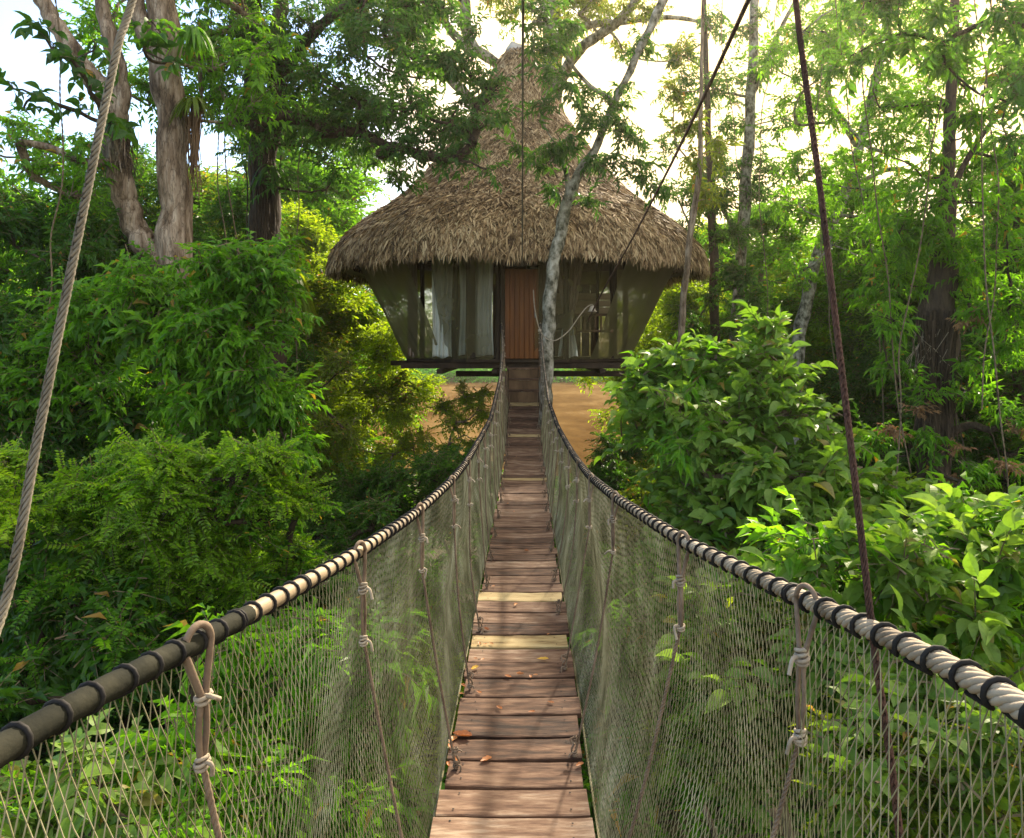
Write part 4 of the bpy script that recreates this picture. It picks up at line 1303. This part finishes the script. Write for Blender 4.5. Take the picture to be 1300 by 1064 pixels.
plant('broad_leaved_shrub', 'spreading broad-leaved plant behind the right handrail at the right edge', 'shrub', 'broad', 'broadbig',
      rb(1180, 750, 3.9, 330, 170, 15, 56, 51, dd=.5) + [(1070, 730, 4.2, 46), (1030, 700, 4.5, 40)], dens=.7, scale=.74, split=6, mix=('ovate', 'ovate', .25), seed=21, limb=.006, bark='bark_grey', upb=.4, parts=('stem', 'foliage'))
plant('low_plant', 'tangled green undergrowth seen through the right netting', 'shrub', 'broad', 'broad',
      rb(980, 860, 3.6, 210, 240, 15, 50, 52, dd=.4) + rb(1170, 930, 3.0, 280, 190, 13, 56, 53, dd=.35), dens=.6, scale=.78, split=5, mix=('olive', 'small', .3), seed=22, limb=.005, bark='twig', upb=.2, parts=('stem', 'foliage'))
plant('low_plant', 'low leafy growth right behind the near right netting by the deck', 'shrub', 'ovate', 'lance',
      rb(880, 900, 4.4, 120, 200, 8, 44, 54, dd=.3) + rb(920, 780, 4.9, 150, 80, 5, 44, 55, dd=.3), dens=.7, seed=23, limb=.006, bark='bark_grey', parts=('stem', 'foliage'))
plant('leafy_shrub', 'small dark bush on the river edge just right of the bridge', 'shrub', 'deep', 'small',
      [(775, 560, 15, 22), (765, 585, 14.6, 22), (785, 600, 14.2, 26), (800, 570, 15, 22), (755, 600, 14.8, 14), (790, 625, 14, 22), (775, 640, 13.8, 20)], dens=1.0, seed=24, limb=.012, bark='bark_dark', parts=('stem', 'foliage'))


def ex7(t, rng):
    root_curtain(t, 1180, 420, 480, 10.8, 22, 16, 31, mat='knot', r=.006)
    root_curtain(t, 1190, 400, 620, 10.75, 50, 16, 32, mat='bark_dark', r=.014)
    mb = MB()
    for (px, py) in ((1130, 545), (1215, 565), (1165, 520), (1290, 545), (1240, 395), (1225, 410), (1280, 590), (1210, 605)):
        fill_blob(mb, P(px, py, 10.3), .08, 'ovate', 1.2, rng, scale=.6)
    mb.build('dry_leaves', [M['dry'], M['twig']], t)


plant('epiphyte_tree', 'dark trunk wrapped in climbers and roots at the right, foliage spreading high', 'tree', 'ovate', 'lance',
      rb(1190, 330, 10.6, 190, 170, 13, 38, 61, dd=.8) + rb(1210, 130, 11, 220, 200, 12, 36, 62, dd=.9) + rb(1180, 560, 10.6, 200, 260, 12, 32, 63) + [(1270, 190, 11, 34), (1285, 250, 11, 34), (1140, 290, 10.6, 30), (1290, 80, 11, 40)],
      trunks=[[(1185, 860, 11, 44), (1184, 640, 11, 38), (1186, 520, 11, 42), (1190, 430, 11, 46), (1194, 360, 11, 36), (1200, 290, 11, 24), (1204, 200, 11, 16), (1207, 120, 11, 13), (1212, 20, 11, 11), (1216, -100, 11, 9)],
              [(1200, 260, 11, 9), (1235, 190, 11, 7), (1280, 130, 11, 6), (1330, 90, 11, 5)],
              [(1190, 560, 11, 14), (1230, 540, 10.8, 10), (1260, 545, 10.6, 8), (1300, 520, 10.5, 6)]],
      bark='bark_dark', dens=.36, seed=30, limb=.012, extra=ex7)
plant('pale_tree', 'straight pale-barked tree right of the hut roof', 'tree', 'bluish', 'ovate',
      rb(930, 130, 17, 170, 260, 17, 34, 64, dd=1.2) + rb(910, 260, 17.5, 120, 100, 6, 28, 65), trunks=[[(930, 700, 18, 18), (935, 430, 18, 16), (941, 330, 18, 14), (946, 250, 18, 15), (952, 150, 18, 13), (958, 0, 18, 11), (960, -150, 18, 8)],
                                                                                                         [(955, 120, 18, 8), (980, 60, 17.8, 6), (1010, 0, 17.6, 5)]],
      bark='bark_pale', dens=.40, seed=31, limb=.016)
plant('leaning_tree', 'pale mottled tree leaning to the right beyond the broad-leaved shrub', 'tree', 'ovate', 'ovate',
      rb(1100, 120, 15, 220, 260, 17, 36, 66, dd=1.2) + rb(1060, 290, 15, 180, 130, 9, 34, 67) + rb(1040, 30, 14.5, 160, 100, 6, 36, 68),
      trunks=[[(1000, 740, 16, 20), (1010, 480, 16, 17), (1022, 390, 16, 16), (1040, 320, 16, 15), (1075, 240, 16, 13), (1098, 160, 16, 12), (1120, 60, 16, 10), (1140, -80, 16, 8)],
              [(1090, 190, 16, 8), (1050, 110, 15.6, 8), (1078, 40, 15.4, 7), (1100, -30, 15.3, 5)],
              [(1075, 240, 16, 6), (1130, 215, 15.8, 6), (1180, 225, 15.6, 4)]],
      bark='bark_pale', dens=.34, seed=32, limb=.014)
plant('thin_tree', 'thin leaning stem crossing the right end of the thatched eave', 'tree', 'olive', 'ovate',
      rb(885, 200, 13.4, 60, 90, 4, 18, 69, dd=.4) + [(900, 250, 13.6, 16), (875, 150, 13.4, 20), (860, 110, 13.4, 18)],
      trunks=[[(855, 640, 13.6, 10), (864, 430, 13.6, 9), (872, 340, 13.4, 8), (880, 270, 13.3, 8), (888, 220, 13.2, 7), (890, 120, 13.2, 5), (892, 20, 13.2, 4), (896, -90, 13.2, 3)]], bark='bark_grey', dens=.5, seed=33, limb=.007)
plant('thin_tree', 'small dark stem between the thatched eave and the straight pale tree', 'tree', 'deep', 'ovate',
      rb(915, 380, 16, 80, 110, 6, 26, 70, dd=.5) + [(905, 250, 16, 24), (925, 300, 16, 22)],
      trunks=[[(905, 620, 16.4, 14), (907, 400, 16.4, 12), (905, 300, 16.4, 11), (900, 190, 16.4, 8), (896, 60, 16.4, 6), (890, -110, 16.4, 4)]], bark='bark_dark', dens=.7, seed=34, limb=.01)
# sprays hanging into the top edge on the right
plant('overhanging_branch', 'leafy branch hanging into the top right corner against the bright sky', 'branch', 'bluish', 'ovate',
      rb(1200, 20, 8, 240, 110, 9, 48, 71, dd=.6) + [(1280, 120, 8, 40), (1290, 190, 8, 34), (1100, -10, 8, 40)],
      root=P(1420, -60, 8.5), dens=.36, seed=35, limb=.008, bark='bark_dark', parts=('stem', 'foliage'))

g_ = np.random.default_rng(808)
for q, (px, d, y0, y1, sway) in enumerate([(60, 9, -60, 420, 20), (285, 11, -60, 330, -16), (385, 12.6, 60, 470, 14), (300, 12.4, -60, 420, 22), (1130, 10, -60, 600, 30), (1165, 9.6, 120, 640, -26), (1240, 9.8, -60, 520, 24), (1268, 9, 60, 680, -20), (1090, 12, -40, 560, -30), (985, 14, -40, 430, 22), (1050, 13, 60, 470, 14), (930, 16, 0, 400, 10)]):
    pts = [P(px + sway * math.sin(t * 3.3 + q) + g_.normal() * 3, y0 + (y1 - y0) * t, d + .25 * math.sin(t * 5 + q)) for t in np.linspace(0, 1, 9)]
    mb = MB(); twisted(mb, smooth_path(pts, 60), .011, strands=2, pitch=.16, sides=5)
    o = mb.build('liana', M['twig'], smooth=True)
    sd = 'left' if px < CX else 'right'
    tag(o, 'thin bare liana hanging down among the foliage %s of the hut' % sd, 'liana', 'thin lianas %s of the hut' % sd)

# ------------------------------------------------------------------ forest behind: four kinds of tree, copied
def gen_tree(seed, leaf, bark, h, cr, nb, sp='coarse', dens=.8, label='', cat='tree', name='forest_tree'):
    g = np.random.default_rng(seed)
    bl = []
    for k in range(nb):
        f = (k + .5) / nb
        z = h * (.18 + .82 * f)
        ww = cr * math.sin(min(1, (f * .85 + .2)) * math.pi) ** .6
        a = k * 2.4 + g.uniform(-.4, .4); rr = ww * math.sqrt(g.uniform(.05, 1))
        bl.append((rr * math.cos(a), rr * math.sin(a), z, g.uniform(.7, 1.25) * cr * .40))
    return plant(name, label, cat, leaf, sp, bl,
                 trunks=[[(0, 0, -.4, .42), (g.normal() * .1, g.normal() * .1, h * .3, .32), (g.normal() * .3, g.normal() * .3, h * .65, .22), (g.normal() * .4, g.normal() * .4, h * .95, .08)]],
                 bark=bark, dens=dens, seed=seed, limb=.022, px=False, root=np.zeros(3))


protos = [gen_tree(201, 'ovate', 'bark_grey', 11, 2.6, 26), gen_tree(202, 'olive', 'bark_grey', 9, 2.4, 22), gen_tree(203, 'lime', 'bark_pale', 8, 2.6, 22, dens=.7), gen_tree(204, 'deep', 'bark_dark', 12, 2.8, 28)]
WHERE = {
    'L': ('forest trees standing far left behind the shrubs', 'leafy forest tree in the thicket left of the hut'),
    'R': ('forest trees standing far right behind the shrubs', 'leafy forest tree in the thicket right of the hut'),
}
used = [False] * 4
g_ = np.random.default_rng(404)
tl = []
# (x px, distance, kind, scale)
for px, d, kd, sc_ in [(30, 15, 3, .62), (-40, 20, 0, .85), (90, 21, 1, .85), (150, 17, 3, .75), (180, 24, 2, 1.1), (255, 18, 1, .85), (290, 22, 2, 1.0), (300, 15.5, 3, .62), (370, 20, 2, .95), (395, 16.5, 1, .72), (415, 23, 0, 1.0), (448, 21, 2, .7), (405, 25.5, 0, 1.1), (330, 25.5, 1, 1.2), (240, 26, 2, 1.2), (130, 26, 2, 1.3), (40, 26, 1, 1.1), (-60, 25, 2, 1.1), (-30, 13, 0, .62),
                       (845, 24, 2, .85), (870, 20, 2, .75), (900, 25, 2, 1.0), (925, 21.5, 2, .8), (955, 25.5, 2, .9), (975, 19.5, 0, .75), (1010, 24, 2, 1.0), (1040, 20, 2, .85), (1060, 26, 2, 1.0), (1095, 18, 0, .8), (1120, 23, 2, 1.0), (1150, 16, 3, .62), (1170, 20, 2, .9), (1200, 25, 2, 1.1), (1230, 16.5, 0, .7), (1260, 21, 2, .95), (1300, 15, 3, .75), (1330, 19, 1, 1.0), (1350, 25, 2, 1.2), (1290, 26, 1, 1.1)]:
    x = (px - CX) / F * d
    o = protos[kd] if not used[kd] else copy_tree(protos[kd])
    used[kd] = True
    o.location = (x, d, float(ground_z(x, d)))
    o.rotation_euler = (g_.normal() * .03, g_.normal() * .03, g_.uniform(0, 6.28))
    o.scale = (sc_ * g_.uniform(.9, 1.15),) * 2 + (sc_ * g_.uniform(.9, 1.1),)
    gr, lb = WHERE['L' if px < CX else 'R']
    o['group'] = gr; o['label'] = lb; o['category'] = 'tree'


# undergrowth bushes, copied
def gen_bush(seed, leaf, sp, r, dens, n=8):
    g = np.random.default_rng(seed)
    bl = []
    for k in range(n):
        a = k * 2.4; rr = r * .75 * math.sqrt((k + .3) / n)
        bl.append((rr * math.cos(a), rr * math.sin(a), r * g.uniform(.45, 1.35), r * g.uniform(.38, .58)))
    return plant('undergrowth_bush', 'x', 'shrub', leaf, sp, bl, root=np.zeros(3), px=False, dens=dens, seed=seed, limb=.012, bark='bark_dark', parts=('stem', 'foliage'))


bp_ = [gen_bush(301, 'deep', 'ovate', 1.15, .75), gen_bush(302, 'olive', 'small', 1.1, .7), gen_bush(303, 'ovate', 'lance', 1.15, .75), gen_bush(304, 'lime', 'small', 1.1, .6)]
ub = [False] * 4
bl_ = []
g_ = np.random.default_rng(505)
for d0, step in ((7.5, 1.8), (9.5, 2.0), (12, 2.2), (15, 2.4), (18, 2.7), (21.5, 3.0), (25, 3.2)):
    hw = d0 * .76 + 1
    x = -hw
    while x < hw:
        xx = x + g_.uniform(-.5, .5); d = d0 + g_.uniform(-.7, .7)
        x += step
        px = CX + xx / d * F
        if abs(xx) < 1.7 and d < 14.5:
            continue
        if 450 < px < 800 and d > 12.5:
            continue
        if d > 19 and 430 < px < 820:
            continue
        bl_.append((xx, d))
for xx, d in bl_:
    px = CX + xx / d * F
    if px < 400:
        kd = g_.choice([0, 0, 2, 1])
    elif px < 660:
        kd = g_.choice([1, 3, 2])
    else:
        kd = g_.choice([0, 1, 2, 2, 3])
    o = bp_[kd] if not ub[kd] else copy_tree(bp_[kd])
    ub[kd] = True
    s_ = g_.uniform(.8, 1.3) * (1.15 if d > 11 else .95)
    o.location = (xx, d, float(ground_z(xx, d)) - .05)
    o.rotation_euler = (0, 0, g_.uniform(0, 6.28)); o.scale = (s_, s_, s_ * g_.uniform(.85, 1.2))
    sd = 'left' if px < CX else 'right'
    o['group'] = 'undergrowth bushes %s of the bridge' % sd
    o['label'] = 'leafy undergrowth bush on the forest floor %s of the bridge' % sd
    o['category'] = 'shrub'

# forest floor plants: nobody could count them
mb = MB()
g_ = np.random.default_rng(606)
n = 9000
yy = g_.uniform(1.0, 27, n); xx = g_.uniform(-1, 1, n) * (yy * .78 + 1.5)
zz = ground_z(xx, yy)
D = np.stack([g_.normal(size=n), g_.normal(size=n), g_.uniform(.2, 1.6, n)], -1)
R = frames(D, g_.normal(size=n) * .4)
pk = g_.integers(0, 4, n)
for k in range(4):
    q = pk == k
    V_, T_, mt_ = TW['lance'][k]
    Xq, Qq = inst(V_, T_, np.stack([xx, yy, zz], -1)[q], R[q], g_.uniform(.7, 1.6, int(q.sum())))
    mb.add(Xq, Qq, np.tile(mt_, int(q.sum())))
tag(mb.build('ground_cover', [M['deep'], M['twig']]), 'low leafy ground cover on the forest floor', 'plants', kind='stuff')

# the far bank: a low green thicket and the wood behind it
def bank(name, label, y0, y1, x0, x1, z0, zf, n, sp, leaf, seed):
    g = np.random.default_rng(seed)
    x = g.uniform(x0, x1, n); y_ = g.uniform(y0, y1, n)
    top = zf(x, y_)
    z = z0 + (top - z0) * g.uniform(0, 1, n) ** .7
    D = np.stack([g.normal(size=n), -1 + g.normal(size=n) * .6, g.normal(size=n) * .6], -1)
    R = frames(D, g.normal(size=n) * .4)
    pk = g.integers(0, 4, n)
    mb = MB()
    for k in range(4):
        q = pk == k
        V_, T_, mt_ = TW[sp][k]
        Xq, Qq = inst(V_, T_, np.stack([x, y_, z], -1)[q], R[q], g.uniform(.5, 1.0, int(q.sum())))
        mb.add(Xq, Qq, np.tile(mt_, int(q.sum())))
    tag(mb.build(name, [M[leaf], M['twig']]), label, 'wood', kind='stuff')


bank('riverside_thicket', 'bright green low thicket along the far river bank', 106, 114, -75, 75, -5.0, lambda x, y_: -2.6 + .9 * np.sin(x * .45) + .7 * np.sin(x * 1.3 + y_), 9000, 'far', 'bank', 71)
bank('far_wood', 'dense forest on the far bank of the river', 118, 150, -130, 130, -4, lambda x, y_: 11 + 4.5 * np.sin(x * .11 + 1) + 3 * np.sin(x * .31 + y_ * .2) + 1.5 * np.sin(x * .9), 26000, 'far', 'ovate', 72)

# sunlit evening air: one even box of haze round camera, hut and forest
m, nt, out = new_mat('haze_air')
pv = nt.nodes.new('ShaderNodeVolumePrincipled')
pv.inputs['Color'].default_value = (1, .93, .78, 1); pv.inputs['Density'].default_value = HAZE; pv.inputs['Anisotropy'].default_value = .75
nt.links.new(pv.outputs[0], out.inputs['Volume'])
mb = MB(); box(mb, (0, 190, 9), (860, 680, 38)); o = mb.build('haze', m); o['kind'] = 'stuff'; o['label'] = 'thin sunlit haze in the air'; o['category'] = 'haze'

# ================================================================== LIGHT, SKY, CAMERA
SUN_AZ, SUN_EL = math.radians(22), math.radians(36)          # azimuth to the right of the view direction
w = bpy.data.worlds.new('World'); SC.world = w; w.use_nodes = True
nt = w.node_tree
for n_ in list(nt.nodes):
    nt.nodes.remove(n_)
out = nt.nodes.new('ShaderNodeOutputWorld'); bg = nt.nodes.new('ShaderNodeBackground')
sky = nt.nodes.new('ShaderNodeTexSky'); sky.sky_type = 'NISHITA'; sky.sun_disc = False
sky.sun_elevation = SUN_EL; sky.sun_rotation = SUN_AZ
sky.air_density = 1.0; sky.dust_density = .5; sky.ozone_density = 1.0
tc = nt.nodes.new('ShaderNodeTexCoord')
mp = nt.nodes.new('ShaderNodeMapping'); mp.inputs['Scale'].default_value = (1, 1, 2.6)
no = N(nt, 'ShaderNodeTexNoise', Scale=2.3, Detail=7.0, Roughness=.55)
nt.links.new(tc.outputs['Generated'], mp.inputs[0]); nt.links.new(mp.outputs[0], no.inputs['Vector'])
sx = nt.nodes.new('ShaderNodeSeparateXYZ'); nt.links.new(tc.outputs['Generated'], sx.inputs[0])
ad = N(nt, 'ShaderNodeMath', operation='MULTIPLY_ADD'); nt.links.new(sx.outputs[0], ad.inputs[0]); ad.inputs[1].default_value = .36; nt.links.new(no.outputs['Fac'], ad.inputs[2])
cr_ = ramp(nt, ad.outputs[0], [(.40, (0, 0, 0)), (.54, (1, 1, 1))])
# cloud lit warm round the low sun
vd = nt.nodes.new('ShaderNodeVectorMath'); vd.operation = 'DOT_PRODUCT'
nt.links.new(tc.outputs['Generated'], vd.inputs[0]); vd.inputs[1].default_value = (math.sin(SUN_AZ) * math.cos(SUN_EL), math.cos(SUN_AZ) * math.cos(SUN_EL), math.sin(SUN_EL))
pw = N(nt, 'ShaderNodeMapRange'); pw.inputs[1].default_value = .70; pw.inputs[2].default_value = 1.0
nt.links.new(vd.outputs['Value'], pw.inputs[0])
cw = ramp(nt, pw.outputs[0], [(0, (.46, .45, .44)), (.55, (.70, .56, .36)), (1, (1.0, .70, .26))])
cm = nt.nodes.new('ShaderNodeVectorMath'); cm.operation = 'SCALE'; cm.inputs['Scale'].default_value = 9.0
nt.links.new(cw.outputs[0], cm.inputs[0])
mx = nt.nodes.new('ShaderNodeMix'); mx.data_type = 'RGBA'
nt.links.new(cr_.outputs[0], mx.inputs[0]); nt.links.new(sky.outputs[0], mx.inputs[6]); nt.links.new(cm.outputs[0], mx.inputs[7])
nt.links.new(mx.outputs[2], bg.inputs[0]); bg.inputs[1].default_value = .15
nt.links.new(bg.outputs[0], out.inputs[0])

sl = bpy.data.lights.new('sun', 'SUN'); sl.energy = 4.6; sl.angle = math.radians(2.5); sl.color = (1, .86, .66)
so = bpy.data.objects.new('sun', sl); COL.objects.link(so)
dirv = Vector((math.sin(SUN_AZ) * math.cos(SUN_EL), math.cos(SUN_AZ) * math.cos(SUN_EL), math.sin(SUN_EL)))
so.rotation_euler = dirv.to_track_quat('Z', 'Y').to_euler()
so.location = dirv * 60

cam = bpy.data.cameras.new('camera'); co = bpy.data.objects.new('camera', cam); COL.objects.link(co)
co.location = (0, 0, 0); co.rotation_euler = (math.radians(90), 0, 0)
cam.sensor_width = 36; cam.lens = F / 1300 * 36
cam.shift_x = (650 - CX) / 1300; cam.shift_y = -(532 - CY) / 1300
cam.clip_start = .05; cam.clip_end = 2000
SC.camera = co
SC.view_settings.view_transform = 'Standard'
SC.view_settings.look = 'None'
SC.view_settings.exposure = 1.45
SC.view_settings.gamma = 1
SC.cycles.max_bounces = 8
SC.cycles.diffuse_bounces = 4
SC.cycles.transparent_max_bounces = 12
SC.cycles.caustics_reflective = False
SC.cycles.caustics_refractive = False
